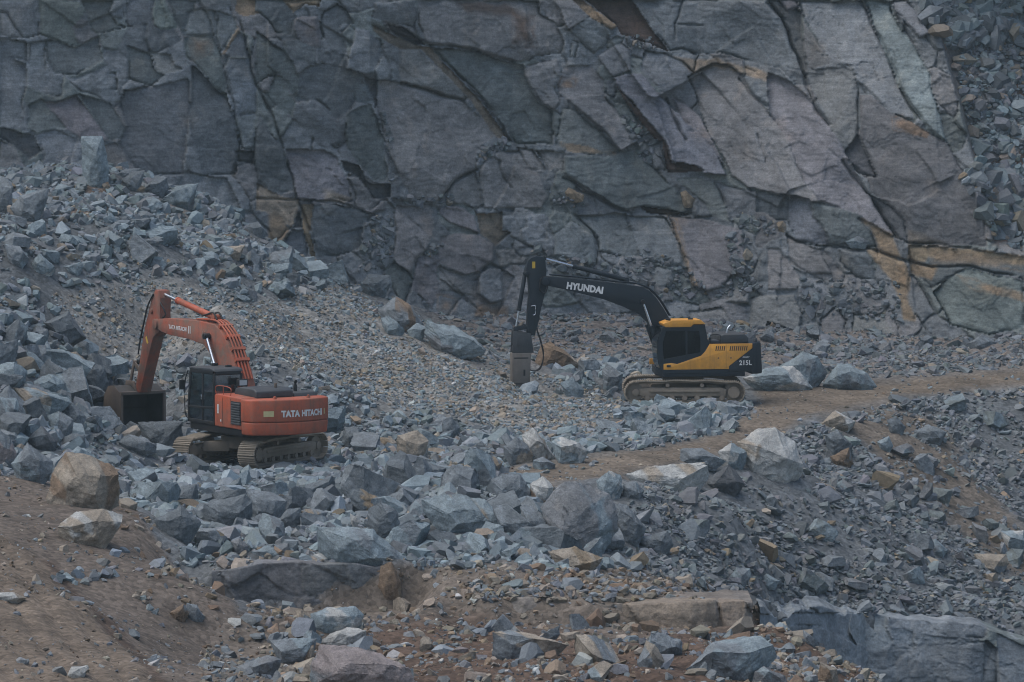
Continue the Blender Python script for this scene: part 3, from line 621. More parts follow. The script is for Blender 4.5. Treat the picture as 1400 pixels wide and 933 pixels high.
bench('stone_ledge', 'low brown and grey rock step in the near soil', [(-1.4, 104.9), (.3, 104.3), (2.5, 103.9), (4.4, 103.7), (5.9, 104.2)], [-.72, -.55, -.55, -.55, -.75], -1.9, LB, [('0', np.array([(978, 818), (984, 835), (987, 860)]), 2.2, .4)], [], 33, cell=.6, tone=(.20, .155, .115), back=1.8, lean=.3, amp=.7)
# ================================================================== BROKEN ROCK
def hull_faces(P):
    bm = bmesh.new()
    for p in P: bm.verts.new(p)
    r = bmesh.ops.convex_hull(bm, input=bm.verts[:])
    bmesh.ops.delete(bm, geom=[v for v in bm.verts if not v.link_faces], context='VERTS')
    bmesh.ops.triangulate(bm, faces=bm.faces[:]); bmesh.ops.recalc_face_normals(bm, faces=bm.faces[:])
    bm.verts.index_update()
    V = np.array([v.co[:] for v in bm.verts]); Fc = np.array([[v.index for v in f.verts] for f in bm.faces]); bm.free()
    return V, Fc
def cut_stone(rng, ncut):
    """a block split along random planes, as blasting leaves it"""
    bm = bmesh.new(); bmesh.ops.create_cube(bm, size=2)
    sh = np.array([1, rng.uniform(.68, 1), rng.uniform(.55, .95)])
    for k in range(ncut):
        n = rng.normal(size=3); n /= np.linalg.norm(n)
        o = n * rng.uniform(.62, .98)
        r = bmesh.ops.bisect_plane(bm, geom=bm.verts[:] + bm.edges[:] + bm.faces[:], plane_co=o, plane_no=n, clear_outer=True)
        e = [x for x in r['geom_cut'] if isinstance(x, bmesh.types.BMEdge)]
        if e: bmesh.ops.holes_fill(bm, edges=[x for x in bm.edges if x.is_boundary], sides=0)
    V = np.array([v.co[:] for v in bm.verts]) * sh; bm.free()
    return hull_faces(V)
R0 = np.random.default_rng(5)
PROTO = [cut_stone(R0, int(R0.integers(7, 14))) for _ in range(44)]
SMALL = [hull_faces(R0.normal(size=(9, 3)) * (1, .8, .55) / 1.5) for _ in range(20)]
def rots(rng, n, tilt):
    a = rng.uniform(0, 2 * math.pi, n); t = rng.normal(0, tilt, n); s = rng.normal(0, tilt, n)
    ca, sa, ct, st, cs, ss = np.cos(a), np.sin(a), np.cos(t), np.sin(t), np.cos(s), np.sin(s)
    Z = np.zeros(n); O = np.ones(n)
    Rz = np.stack([ca, -sa, Z, sa, ca, Z, Z, Z, O], 1).reshape(n, 3, 3)
    Rx = np.stack([O, Z, Z, Z, ct, -st, Z, st, ct], 1).reshape(n, 3, 3); Ry = np.stack([cs, Z, ss, Z, O, Z, -ss, Z, cs], 1).reshape(n, 3, 3)
    return Rz @ Rx @ Ry
# ================================================================== BOULDERS (each one a thing)
TILES = dict(A=(0, 460), B=(470, 460), C=(930, 460), D=(0, 623), E=(470, 623), F=(930, 623), G=(0, 220), H=(470, 220), I=(930, 220))
def PT(t, s):
    a = np.array([float(q) for q in s.split()]).reshape(-1, 2)
    return a if t == '0' else a / 2.979 + np.array(TILES[t])
def densify(V, Fc, target):
    V = np.asarray(V, float)
    for _ in range(5):
        e = V[Fc[:, 0]] - V[Fc[:, 1]]
        if np.median(np.linalg.norm(e, axis=1)) < target or len(Fc) > 5000: break
        E = {}; nv = list(V); nf = []
        def mid(a, b):
            k = (min(a, b), max(a, b))
            if k not in E: E[k] = len(nv); nv.append((V[a] + V[b]) / 2)
            return E[k]
        for a, b, c in Fc:
            ab, bc, ca = mid(a, b), mid(b, c), mid(c, a); nf += [(a, ab, ca), (ab, b, bc), (ca, bc, c), (ab, bc, ca)]
        V = np.array(nv); Fc = np.array(nf)
    return V, Fc
def vnormals(V, Fc):
    n = np.cross(V[Fc[:, 1]] - V[Fc[:, 0]], V[Fc[:, 2]] - V[Fc[:, 0]]); N = np.zeros_like(V)
    for k in range(3): np.add.at(N, Fc[:, k], n)
    return N / (np.linalg.norm(N, axis=1)[:, None] + 1e-9)
def soften(V, Fc, it):
    for _ in range(it):
        s = np.zeros_like(V); c = np.zeros(len(V))
        for a, b in ((0, 1), (1, 2), (2, 0)):
            np.add.at(s, Fc[:, a], V[Fc[:, b]]); np.add.at(s, Fc[:, b], V[Fc[:, a]]); np.add.at(c, Fc[:, a], 1); np.add.at(c, Fc[:, b], 1)
        V = .5 * V + .5 * s / c[:, None]
    return V
def stone_mesh(name, V, Fc, rng, ca, cb, size, mixk=.35):
    V, Fc = densify(V, Fc, max(.045, size * .045)); N = vnormals(V, Fc); sd = int(rng.integers(1e6))
    f = 1.6 / size
    q = lambda k, s: fbm(V[:, 0] * k + V[:, 1] * k * .7 + 3, V[:, 2] * k - V[:, 1] * k * .6, 4, s)
    V = V + N * (size * (.05 * q(f * 1.1, sd) + .035 * q(f * 4, sd + 3)))[:, None]
    step = np.floor(q(f * .8, sd + 5) * 7) / 7 - q(f * .8, sd + 5); V = V + N * (size * .16 * step)[:, None] * .5
    k = smooth(.0, .12, q(f * .8, sd + 8) + (mixk - .5) * .8 + .25 * N[:, 0] * rng.choice([-1, 1]))[:, None]
    col = np.array(ca) * (1 - k) + np.array(cb) * k
    return V, Fc, col
def put_stone(V, Fc, col, base, label, group, sharp=32):
    o = mesh_np('boulder', V - base, Fc, M_BOULDER, col, smooth_=True, sharp=sharp); o.location = base
    return tag(o, label, 'boulder', group)
KEEP = []
def boulder(line, k):
    t, s, tones, label = line.split('|'); opts = tones.split(); rng = np.random.default_rng(500 + k)
    px = PT(t, s); ca = TONE[opts[0]]; cb = TONE[opts[1]] if len(opts) > 1 else ca
    on_face = 'face' in opts
    mu = px[:, 0].mean(); lo, hi = px.min(0), px.max(0)
    if on_face: g = on_cliff(px[:, 0].mean(), px[:, 1].mean()); Y = g[1]
    else:
        g = on_ground(mu, min(hi[1] - 1.5, 945)); Y = g[1]
    sc = Y / F; wd, ht = (hi - lo) * sc; th = min(wd * .8, max(ht * 1.25, wd * .5)) * rng.uniform(.85, 1.1)
    Yc = Y + (.0 if on_face else .18 * th)
    c2 = (lo + hi) / 2; ring = px; P = []
    for j, (u, v) in enumerate(ring): P.append(at_depth(u, v, Yc + rng.uniform(-.14, .14) * th))
    nf = 4 if len(ring) < 7 else 5; a0 = rng.uniform(0, 6.28)
    for j in range(nf):          # near corners: lower half mostly, so a lit upper face shows
        a = a0 + 2 * math.pi * j / nf + rng.uniform(-.3, .3); r = rng.uniform(.38, .62)
        u = c2[0] + math.cos(a) * r * (hi[0] - lo[0]) / 2; v = c2[1] + (math.sin(a) * r + .14) * (hi[1] - lo[1]) / 2
        P.append(at_depth(u, v, Yc - th * rng.uniform(.34, .52)))
    for (u, v) in ring: P.append(at_depth(c2[0] + (u - c2[0]) * .72, c2[1] + (v - c2[1]) * .72, Yc + th * rng.uniform(.4, .6)))
    b = at_depth(c2[0], hi[1], Yc)
    for dx, dy in ((-.25, -.2), (.25, -.2), (.2, .3), (-.2, .3)): P.append(b + np.array((dx * wd, dy * th, -.10 * ht)))
    V, Fc = hull_faces(np.array(P)); size = (wd * ht * th) ** (1 / 3)
    V, Fc, col = stone_mesh('boulder', V, Fc, rng, ca, cb, size, float(opts[2]) if len(opts) > 2 and opts[2] != 'face' else .3)
    col = col * rng.uniform(.92, 1.1)
    base = np.array((b[0], Yc, V[:, 2].min())); v0 = hi[1]; u0 = mu
    if on_face: grp = 'stones lodged on the rock face'
    elif v0 < 345 and u0 < 420: grp = 'boulders along the top of the heap'
    elif u0 < 175 and v0 < 650: grp = 'boulders piled left of the orange excavator'
    elif v0 > 775 or u0 < 175: grp = 'boulders in the near foreground'
    elif v0 < 560 and u0 > 430: grp = 'boulders below the rock face'
    elif u0 > 880: grp = 'boulders on the right hand slope'
    else: grp = 'boulders on the rubble in front of the excavators'
    put_stone(V, Fc, col, base, label, grp); KEEP.append((base[0], base[1], max(wd, th) * .5))
BOULD = '''A|205 560 270 475 340 480 400 510 470 525 492 560 480 690 420 705 300 705 190 670|s br .45|large tan brown block standing on the dirt terrace at the left
A|60 560 45 520 110 430 150 460 215 510 210 560 190 595 100 590|n bl|grey peaked boulder just left of the large tan block
A|0 385 40 410 70 480 50 535 -40 540 -50 420|pk n|pinkish boulder cut off by the left edge beside the dirt terrace
D|230 290 310 225 420 215 500 240 500 270 440 350 420 370 330 350 240 320|s w .5|pale tan flat topped boulder at the terrace edge below the tan block
A|315 110 370 95 430 130 440 190 390 230 340 220 315 170|b n|dark rounded boulder left of the raised bucket
A|0 110 60 100 110 140 105 190 40 200 -30 195|bl n|flat grey boulder at the left edge level with the excavator stick
A|110 200 170 160 220 155 270 190 270 235 200 225 130 210|bl n|grey boulder wedged above the long slab in the left boulder pile
A|50 205 130 210 280 250 290 270 190 320 110 290 90 260|bl s .3|long sloping slab in the left boulder pile
A|0 250 70 250 90 310 95 370 40 340 -30 330|b bl|dark squarish boulder at the left edge below the long slab
A|185 330 240 300 300 340 290 400 240 420 195 380|n bl|rounded grey boulder below the long slab in the left pile
A|240 290 290 265 350 330 340 380 295 400 300 340|b n|tilted dark slab leaning right in the left boulder pile
A|105 420 170 365 235 430 230 465 150 460|k b|very dark pyramid shaped boulder above the tan block
A|240 425 290 395 345 400 350 440 330 470 250 450|n b|blocky grey boulder right above the tan block
A|205 70 240 45 270 75 260 100 215 100|s t|small tan block among grey boulders left of the bucket
A|260 70 310 60 345 95 310 135 270 110|s n|brownish block beside the small tan one left of the bucket
A|480 430 520 400 590 410 640 440 640 475 560 480 490 470|n b|broad grey boulder in front of the bucket
A|500 370 530 345 570 380 625 400 560 412 505 405|n bl|low grey stone touching the lower lip of the bucket
A|560 350 640 340 740 350 745 400 690 470 640 430|b n|bulky grey boulder between the bucket and the near track
A|385 270 420 260 440 280 430 300 390 290|w s|small cream stone left of the bucket
D|625 260 735 200 820 270 800 310 740 350 660 330|b n|large dark pointed boulder in front of the orange excavator tracks
A|830 680 1000 640 1035 670 1025 770 900 780 825 775|b n|large dark flat faced slab below the orange excavator
A|690 655 740 610 800 600 810 650 720 710|b n|dark stone behind the large pointed boulder
A|1000 620 1120 640 1170 670 1160 740 1110 760 1040 720|n b|grey boulder just right of the large flat faced slab
A|1120 760 1170 700 1225 700 1225 770 1160 785|b n|dark blocky boulder near the middle of the front rubble
A|1225 710 1270 700 1335 715 1305 750 1230 775|t n .5|stone with a tan top in the rubble right of the orange excavator
A|1020 740 1060 720 1110 755 1080 785 1030 780|n b|small grey block under the flat faced slab
0|431 719 510 722 525 738 555 765 540 777 470 775 435 762|bl n|broad pale grey slab with a smooth face above the dark rock step
D|940 350 975 335 1015 370 1010 405 960 405|p n|purple grey stone low in the rubble left of the broad pale slab
D|1020 390 1090 365 1170 400 1150 422 1020 418|bl n|flat pale wedge low in the rubble left of the broad pale slab
B|220 405 300 385 350 425 340 490 310 510 215 470|s w .6|pale cream block standing out on the rubble in the centre
B|140 410 195 415 222 435 200 455 150 445|s t|flat tan stone left of the pale cream block
B|0 370 60 365 90 400 90 450 30 460 -10 440|b n|dark round boulder right of the counterweight
B|400 340 440 325 475 370 465 410 430 425 400 390|n b|upright grey boulder right of the pale cream block
B|440 480 480 460 505 490 500 510 460 520|k b|small nearly black stone in the centre of the rubble
B|385 605 460 545 530 505 535 560 510 590 450 625|s n .5|long pointed stone leaning left at the end of the dirt track
B|535 500 590 475 650 510 630 555 560 565 530 545|b t .2|dark boulder with a tan tip at the end of the dirt track
B|650 450 700 410 750 440 780 490 760 525 690 520 650 480|n s .3|grey boulder under the leaning tan slab by the dirt track
B|720 400 770 370 820 420 865 500 850 515 800 480 750 440|w s .6|pale tan slab leaning over a grey boulder by the dirt track
B|840 430 880 410 960 430 1000 470 970 515 910 520 870 490|bl w .5|pale grey boulder at the left end of the dirt track
B|770 505 810 490 865 520 860 545 790 548 770 530|bl n|smooth oval grey stone on the end of the dirt track
B|20 630 70 620 110 645 150 660 100 730 40 715|t b .5|boulder with an orange tan left face in the front rubble
B|175 650 240 615 315 690 290 720 230 700|n t .15|slab edged with a yellow seam in the front rubble
B|100 700 150 675 215 705 235 760 200 825 100 780|b n|dark hexagonal block below the orange tan faced boulder
B|225 725 300 725 315 745 290 775 230 765|n bl|small oblong block right of the hexagonal block
B|25 720 60 740 75 760 60 780 30 775|w s|small cream stone left of the hexagonal block
B|310 660 420 640 500 640 580 670 650 740 690 800 600 800 530 800 450 790 400 770 320 720|bl t .2|broad sloping slab with a yellow stripe across it
B|600 690 660 680 740 750 800 830 700 790 640 740|b n|dark sloping slab between the striped slab and the pale edged one
B|715 690 760 690 860 765 850 800 810 835 780 800|n w .3|pale edged slab leaning against the largest boulder
B|630 660 670 640 715 680 710 700 660 700|w bl|small stone with a pale top left of the largest boulder
B|595 580 650 555 720 560 770 640 770 690 710 690 630 620|n p .4|grey boulder behind the pale edged slab
B|755 600 810 570 860 615 810 650 770 690|w br .35|whitish pointed stone with a brown foot behind the largest boulder
B|790 700 850 640 900 595 1000 600 1080 640 1110 720 1120 790 1060 880 1000 850 920 820 860 800|bl p .4|huge blue grey boulder, largest in the front rubble
B|1095 690 1150 680 1235 780 1190 840 1130 830 1100 780|n b|grey wedge leaning against the right side of the huge boulder
B|1030 590 1080 545 1130 565 1140 620 1110 665 1040 630|w bl .5|pale rounded block on top right of the huge boulder
B|1130 600 1190 590 1225 630 1210 660 1140 655|bl n|grey block under the left end of the long pale slab
0|853 648 886 638 923 633 968 636 970 650 960 663 920 672 885 668 858 655|w s .4|long pale flat slab lying beside the dirt track
B|1200 820 1320 790 1340 850 1280 890 1215 870|b n|dark wedge shaped block right of the huge boulder
E|830 390 940 370 1060 415 1040 450 950 462 880 465|s t .3|flat tan slab at the foot of the front rubble
E|600 715 680 705 790 750 920 770 900 785 740 790 670 830 605 820|s n .5|tan faced rock with a grey flat top in the near soil
E|1190 850 1230 750 1270 770 1315 850 1290 870 1200 860|n s .3|upright leaning slab in the near soil
E|800 740 880 690 880 730 840 755|n b|small dark wedge behind the tan faced rock
E|880 725 960 715 970 750 890 755|s t|low tan stone right of the tan faced rock
E|430 800 470 775 510 785 500 810|pk s|small pinkish stone left of the tan faced rock
0|437 882 470 880 520 893 560 913 570 940 470 946 422 940 425 910|pk bl .5|large pink grey boulder cut off by the bottom edge
0|425 840 445 833 485 828 497 840 495 855 470 862 440 868 427 858|w bl .6|pale blocky boulder on top of the foreground cluster
0|432 880 450 868 475 857 500 862 503 875 480 887|w n|pale stone squeezed between two larger foreground boulders
D|1100 755 1180 745 1290 745 1285 790 1210 850 1120 800|n bl|grey wedge at the left of the foreground cluster
D|990 850 1090 815 1150 830 1130 890 1050 905 1000 890|n p|low rounded grey stone at the left foot of the foreground cluster
D|1220 790 1280 770 1285 850 1240 855|br s|brown stone in the middle of the foreground cluster
D|690 640 750 600 772 640 740 675 700 665|br n|brown stone of a pair sitting on the dirt flat
D|760 600 800 610 835 660 800 682 750 665|n bl|grey stone of a pair sitting on the dirt flat
C|230 430 320 375 390 372 470 440 495 520 495 570 440 590 360 550 290 500|w s .45|huge pale wedge shaped boulder leaning over the right hand slope
C|155 470 210 430 275 470 270 510 225 545 190 520|w bl .6|pale boulder left of the huge leaning wedge
C|0 460 90 455 190 510 110 540 0 515|n bl|grey slab behind the right end of the long pale slab
C|0 520 100 515 115 580 60 610 -20 625|s w .5|tan ended block under the long pale slab
C|100 600 200 510 265 600 240 640 130 645|k b|dark boulder left below the huge leaning wedge
C|570 360 630 300 720 345 700 380 620 385|w s .5|pale tan boulder at the edge of the dirt track
C|590 400 640 380 700 440 700 490 640 460 590 450|n b|grey stone below the pale tan boulder on the slope
C|610 490 690 450 705 520 640 530|br p|dark brown stone low on the slope below the pale tan boulder
C|800 430 850 405 870 450 830 470|bl n|light stone high on the right hand slope
C|840 340 880 325 920 370 905 400 855 390|b n|round dark stone at the top of the right hand slope
C|575 200 640 105 690 110 760 150 800 205 720 215 590 220|bl b .3|large peaked boulder beside the dirt track
C|380 130 500 65 560 80 600 150 560 210 540 190 470 120|n bl .5|big angular boulder behind the yellow excavator
C|250 170 350 130 460 120 540 210 440 225 350 195 270 190|w bl .6|pale flattish boulder at the rear of the yellow excavator
F|1195 400 1330 400 1340 440 1260 475 1210 440|s n .5|brown flat slab low on the far right slope
C|1300 790 1400 790 1430 860 1380 870 1320 830|bl w|pale slab cut off by the right edge
F|1010 350 1040 340 1095 385 1060 410 1000 380|bl n|light grey block low on the right hand slope
C|950 390 1010 360 1090 390 1040 440 960 410|b n|dark flat stone at the upper right of the slope
F|890 490 980 445 1000 520 940 510|bl b|pointed grey stone near the toe of the right hand slope
F|20 870 140 750 330 730 380 770 390 820 330 850 230 910 100 915|bl n .3|large smooth grey boulder in the soil at the bottom centre
F|300 880 340 858 430 895 440 935 290 940|p bl|purple grey boulder at the bottom edge right of the smooth one
F|570 840 640 870 650 940 550 940|s br|rounded brown boulder at the bottom edge
F|580 740 640 735 680 770 670 790 600 770|s n|flat brownish stone high on the soil bank
F|500 710 560 770 530 775 500 740|n b|thin slab stuck in the soil bank
F|195 500 230 455 285 460 285 500 220 535|bl n|light grey block near the foot of the slope
F|310 515 350 480 410 510 350 540|bl n|diamond shaped grey block near the foot of the slope
F|325 430 400 440 425 460 350 458|s t|slender tan slab low in the slope rubble
F|320 655 350 640 375 655 345 678|s t|rounded tan stone on the soil bank
F|580 265 635 265 630 285 590 280|t s|yellowish flat stone in the slope rubble
0|112 187 140 186 150 230 148 258 112 256|bl n|tall block standing against the face at the top of the heap
G|650 165 720 105 810 90 785 195 700 180|bl p .3|big pale angular boulder on the crest of the heap
G|570 130 630 60 680 70 690 110 640 150|n bl|grey boulder left of the big angular one on the crest
G|495 80 540 45 590 40 560 110 500 125|n b|upright grey block near the top of the heap
G|430 70 510 35 575 30 560 45 470 75|n bl|thin flat slab lying on the very top of the heap
G|980 225 1015 170 1050 190 1035 250 1000 250|w bl .6|pale upright block on the right shoulder of the heap
G|1020 255 1050 245 1092 300 1060 312 1000 265|b n|dark slab under the pale upright block
G|40 190 80 140 200 110 200 140 120 220 60 250|n b|large dull slab at the upper left of the heap
G|-20 105 50 110 50 180 30 220 -20 220|b n|dark boulder cut off by the left edge below the face
G|120 430 160 375 225 430 220 465 140 440|bl w .5|pale wedge on the upper left slope of the heap
G|20 340 80 350 120 400 90 430 30 400|n bl|grey boulder on the upper left slope of the heap
G|250 430 330 410 345 430 310 470|bl n|flat pale slab on the upper left slope of the heap
G|790 405 870 375 900 410 830 425|bl n|grey slab below the crest of the heap
G|570 325 630 310 665 325 600 345|s n|flat tan slab lying on the upper heap
G|905 350 1000 340 960 400 910 400|bl s .4|pale block on the right side of the upper heap
H|65 500 100 460 190 465 197 500 150 555 70 540|b bl|dark squared boulder perched behind the ridge of the heap
H|140 610 210 550 270 590 330 670 260 690 170 640|n br .5|boulder with a rusty brown front behind the ridge
H|255 690 300 660 340 680 320 730 265 710|bl s .3|round grey boulder next to the rusty fronted one
H|325 700 340 650 450 670 540 730 580 780 500 790 350 750|bl p .3|big blue grey slab between the heap and the hammer
H|150 640 180 630 250 690 240 710 160 670|bl n|low grey stone left of the round boulder behind the ridge
H|770 830 800 750 840 735 900 770 970 840 880 850|br s .4|brown pyramid shaped boulder behind the hydraulic hammer
H|960 800 1000 800 1010 830 975 838|t w|small yellow stone right of the brown pyramid
B|1050 140 1070 110 1140 150 1130 220 1060 230|bl n|upright pale boulder in front of the yellow excavator boom
B|880 190 930 165 980 220 970 250 900 220|bl n|angular pale boulder between the hammer and the tracks
H|490 590 540 560 545 600 520 618|n b|grey block at the foot of the face left of the hammer
I|930 475 985 465 995 490 960 515 930 500|t s|square yellow tan block against the stained seam
I|920 590 960 560 1060 590 1090 650 1050 670 940 640|b n|round dark boulder at the foot of the stained seam
I|1165 745 1230 705 1290 740 1280 770 1180 770|n bl|grey boulder beside the far end of the dirt track
H|880 120 910 105 980 140 975 165 900 145|t w face|yellow tan stone lodged on a ledge in the middle of the face
I|390 250 420 245 440 270 430 290 400 275|t s face|orange tan stone lodged at the right of the face
I|0 130 20 120 62 160 50 185 20 165|t s face|tan slab propped in a dark notch of the face
I|670 330 720 305 780 325 740 350 690 352|bl n face|flat grey boulder caught on the crack above the dark block
G|540 120 570 95 595 110 580 128 545 130|t s|small orange tan stone near the top of the heap
G|415 95 440 85 455 110 430 125|s br|small tan stone left of the thin slab on top of the heap
0|520 774 535 768 549 798 548 826 530 826 517 802|br t|upright rusty brown slab at the right end of the dark rock step
0|-15 809 20 810 38 818 22 824 -15 822|w s|flat pale stone bedded in the haul road at the left edge
0|92 924 98 912 120 909 122 914 108 918 102 928|w s|small pale stone bedded in the haul road near the bottom edge
0|545 585 570 588 588 605 585 628 560 630 545 610|n b|grey boulder behind the pale cream block'''.split('\n')
BOULD = BOULD[:-1]
for k, line in enumerate(BOULD): boulder(line, k)
NTRACED = len(KEEP)
KEEP += [(-8.1, 131.8, 2.6), (-7.6, 129.3, 1.6), (-9.6, 129.6, 1.6), (-6, 131.5, 1.6), (-12.1, 137.3, 1.3), (-12.2, 135.2, .9), (-13.0, 136, 1.2), (-12.9, 138, 1.2), (6.2, 154, 2.4), (4.6, 152.4, 1.3), (6.2, 151.8, 1.3), (7.6, 152, 1.2), (.2, 152.6, 1.)]
# ------------------------------------------------------------------ the other boulders big enough to count, by where they lie
def grp_boulders(poly, n, med, sg, pal, labels, group, seed, mind=.75):
    """labels: one per tone key, true of every boulder of that look in that place"""
    rng = np.random.default_rng(seed); poly = np.array(poly, float); lo, hi = poly.min(0), poly.max(0); made = tries = 0
    while made < n and tries < n * 40:
        tries += 1
        u, v = rng.uniform(lo[0], hi[0]), rng.uniform(lo[1], hi[1])
        if not inpoly(np.array([u]), np.array([v]), poly)[0]: continue
        g = on_ground(u, v); size = float(np.clip(med * math.exp(rng.normal(0, sg)), .4, 1.5))
        if gmask(m_scree, g[0], g[1]) > .35 or gmask(m_road, g[0], g[1]) > .5: continue
        if any((g[0] - a) ** 2 + (g[1] - b) ** 2 < (mind * (size * .5 + r)) ** 2 for a, b, r in KEEP): continue
        KEEP.append((g[0], g[1], size * .5)); tone = rng.choice(list(labels))
        V, Fc = cut_stone(rng, int(rng.integers(5, 9))); R = rots(rng, 1, .4)[0]
        V = (V * (size * rng.uniform(.5, .62), size * rng.uniform(.42, .58), size * rng.uniform(.42, .62))) @ R.T
        V, Fc, col = stone_mesh('boulder', V, Fc, rng, TONE[tone], TONE[rng.choice(['n', 'bl', tone])], size)
        z = gheight(g[0], g[1]) + size * .2
        base = np.array((0, 0, V[:, 2].min())); o = put_stone(V, Fc, col * rng.uniform(.85, 1.12), base, labels[tone], group)
        o.location = (g[0], g[1], z + base[2]); made += 1
g1 = 'loose boulders on the left heap'
grp_boulders([(0, 440), (150, 440), (180, 520), (165, 580), (120, 640), (0, 610)], 34, .8, .25, None, {'bl': 'pale grey boulder filling the pile left of the orange excavator bucket', 'n': 'mid grey boulder filling the pile left of the orange excavator bucket', 'b': 'dark boulder filling the pile left of the orange excavator bucket'}, 'unremarkable boulders of the left pile', 901)
grp_boulders([(0, 260), (130, 240), (260, 255), (350, 310), (320, 370), (0, 370)], 24, .6, .3, None, {'bl': 'pale boulder strewn over the upper part of the heap', 'n': 'grey boulder strewn over the upper part of the heap'}, 'unremarkable boulders of the upper heap', 902)
grp_boulders([(350, 330), (480, 385), (590, 475), (560, 500), (430, 430), (340, 380)], 16, .55, .3, None, {'bl': 'pale boulder on the long ridge above the tan scree', 'n': 'grey boulder on the long ridge above the tan scree'}, 'unremarkable boulders of the ridge', 903)
grp_boulders([(180, 660), (430, 650), (640, 660), (850, 720), (850, 770), (330, 770), (220, 720)], 42, .85, .25, None, {'bl': 'pale grey boulder packed into the front rubble below the orange excavator', 'n': 'mid grey boulder packed into the front rubble below the orange excavator', 'b': 'dark boulder packed into the front rubble below the orange excavator'}, 'unremarkable boulders of the front rubble', 904, .6)
grp_boulders([(440, 560), (640, 590), (820, 610), (720, 660), (440, 650)], 16, .55, .25, None, {'bl': 'pale boulder on the rubble floor right of the orange counterweight', 'n': 'grey boulder on the rubble floor right of the orange counterweight'}, 'unremarkable boulders of the rubble floor', 905)
grp_boulders([(740, 500), (850, 500), (850, 560), (1020, 560), (1000, 595), (860, 605), (760, 570)], 22, .72, .25, None, {'bl': 'pale blue grey boulder in front of the yellow excavator tracks and hammer', 'l': 'whitish boulder in front of the yellow excavator tracks and hammer'}, 'unremarkable boulders round the yellow excavator', 906)
grp_boulders([(880, 690), (1100, 640), (1250, 560), (1390, 560), (1390, 820), (1060, 820)], 30, .6, .28, None, {'p': 'purple grey boulder scattered on the right hand slope', 'n': 'grey boulder scattered on the right hand slope', 'g': 'greenish grey boulder scattered on the right hand slope'}, 'unremarkable boulders of the right hand slope', 907, 1.0)
grp_boulders([(620, 440), (880, 440), (1000, 460), (1290, 450), (1290, 480), (1040, 500), (760, 495)], 16, .6, .3, None, {'p': 'purple grey boulder on the scree along the foot of the face', 'n': 'dull grey boulder on the scree along the foot of the face'}, 'unremarkable boulders below the face', 908, 1.0)
grp_boulders([(360, 850), (560, 830), (900, 870), (1000, 930), (400, 930)], 12, .5, .2, None, {'s': 'small brownish boulder half sunk in the near soil', 'n': 'small grey boulder half sunk in the near soil'}, 'unremarkable boulders of the near soil', 909, 1.0)
# ------------------------------------------------------------------ the uncounted rest of the broken rock
SV, SF, SC, off_ = [], [], [], 0
def scatter(pos, size, cols, rng, tilt=.5, sink=.12, flat=1.0):
    global off_
    n = len(pos); R = rots(rng, n, tilt)
    for lib, sel in ((PROTO, size >= .11), (SMALL, size < .11)):
        idx = np.nonzero(sel)[0]
        if not len(idx): continue
        pick = rng.integers(0, len(lib), len(idx))
        for k, (V, Fc) in enumerate(lib):
            q = idx[pick == k]
            if not len(q): continue
            sc = np.stack([size[q] * rng.uniform(.42, .62, len(q)), size[q] * rng.uniform(.38, .6, len(q)), size[q] * rng.uniform(.36, .62, len(q)) * flat], 1)
            P = np.einsum('nij,nvj->nvi', R[q], V[None] * sc[:, None, :]) + pos[q][:, None, :]
            P[:, :, 2] += (size[q] * (.22 - sink))[:, None]
            SV.append(P.reshape(-1, 3).astype(np.float32)); SC.append(np.repeat(cols[q], len(V), 0).astype(np.float32))
            SF.append((Fc[None] + (np.arange(len(q)) * len(V))[:, None, None] + off_).reshape(-1, 3).astype(np.int32)); off_ += len(V) * len(q)
def palette(rng, n, spec, jit=.12):
    w = np.array([s[1] for s in spec], float); k = rng.choice(len(spec), n, p=w / w.sum())
    c = np.array([TONE[s[0]] for s in spec])[k]
    return c * np.exp(rng.normal(0, jit, n))[:, None] * (1 + rng.normal(0, .02, (n, 3)))
GREY = [('n', 4), ('bl', 6), ('b', 3), ('p', 2), ('g', 2), ('l', 2), ('s', .9), ('t', .25)]
COOL = [('bl', 6), ('n', 3), ('b', 3), ('l', 2.5), ('s', .5), ('t', .15)]
TANNY = [('s', 4), ('bl', 6), ('n', 3), ('t', .3), ('v', 1), ('w', 1)]
PURP = [('p', 5), ('n', 4), ('b', 3), ('g', 2), ('s', .5), ('t', .25)]
BROWN = [('s', 3), ('n', 4), ('br', 2), ('p', 2), ('t', .6), ('v', 2), ('w', .4)]
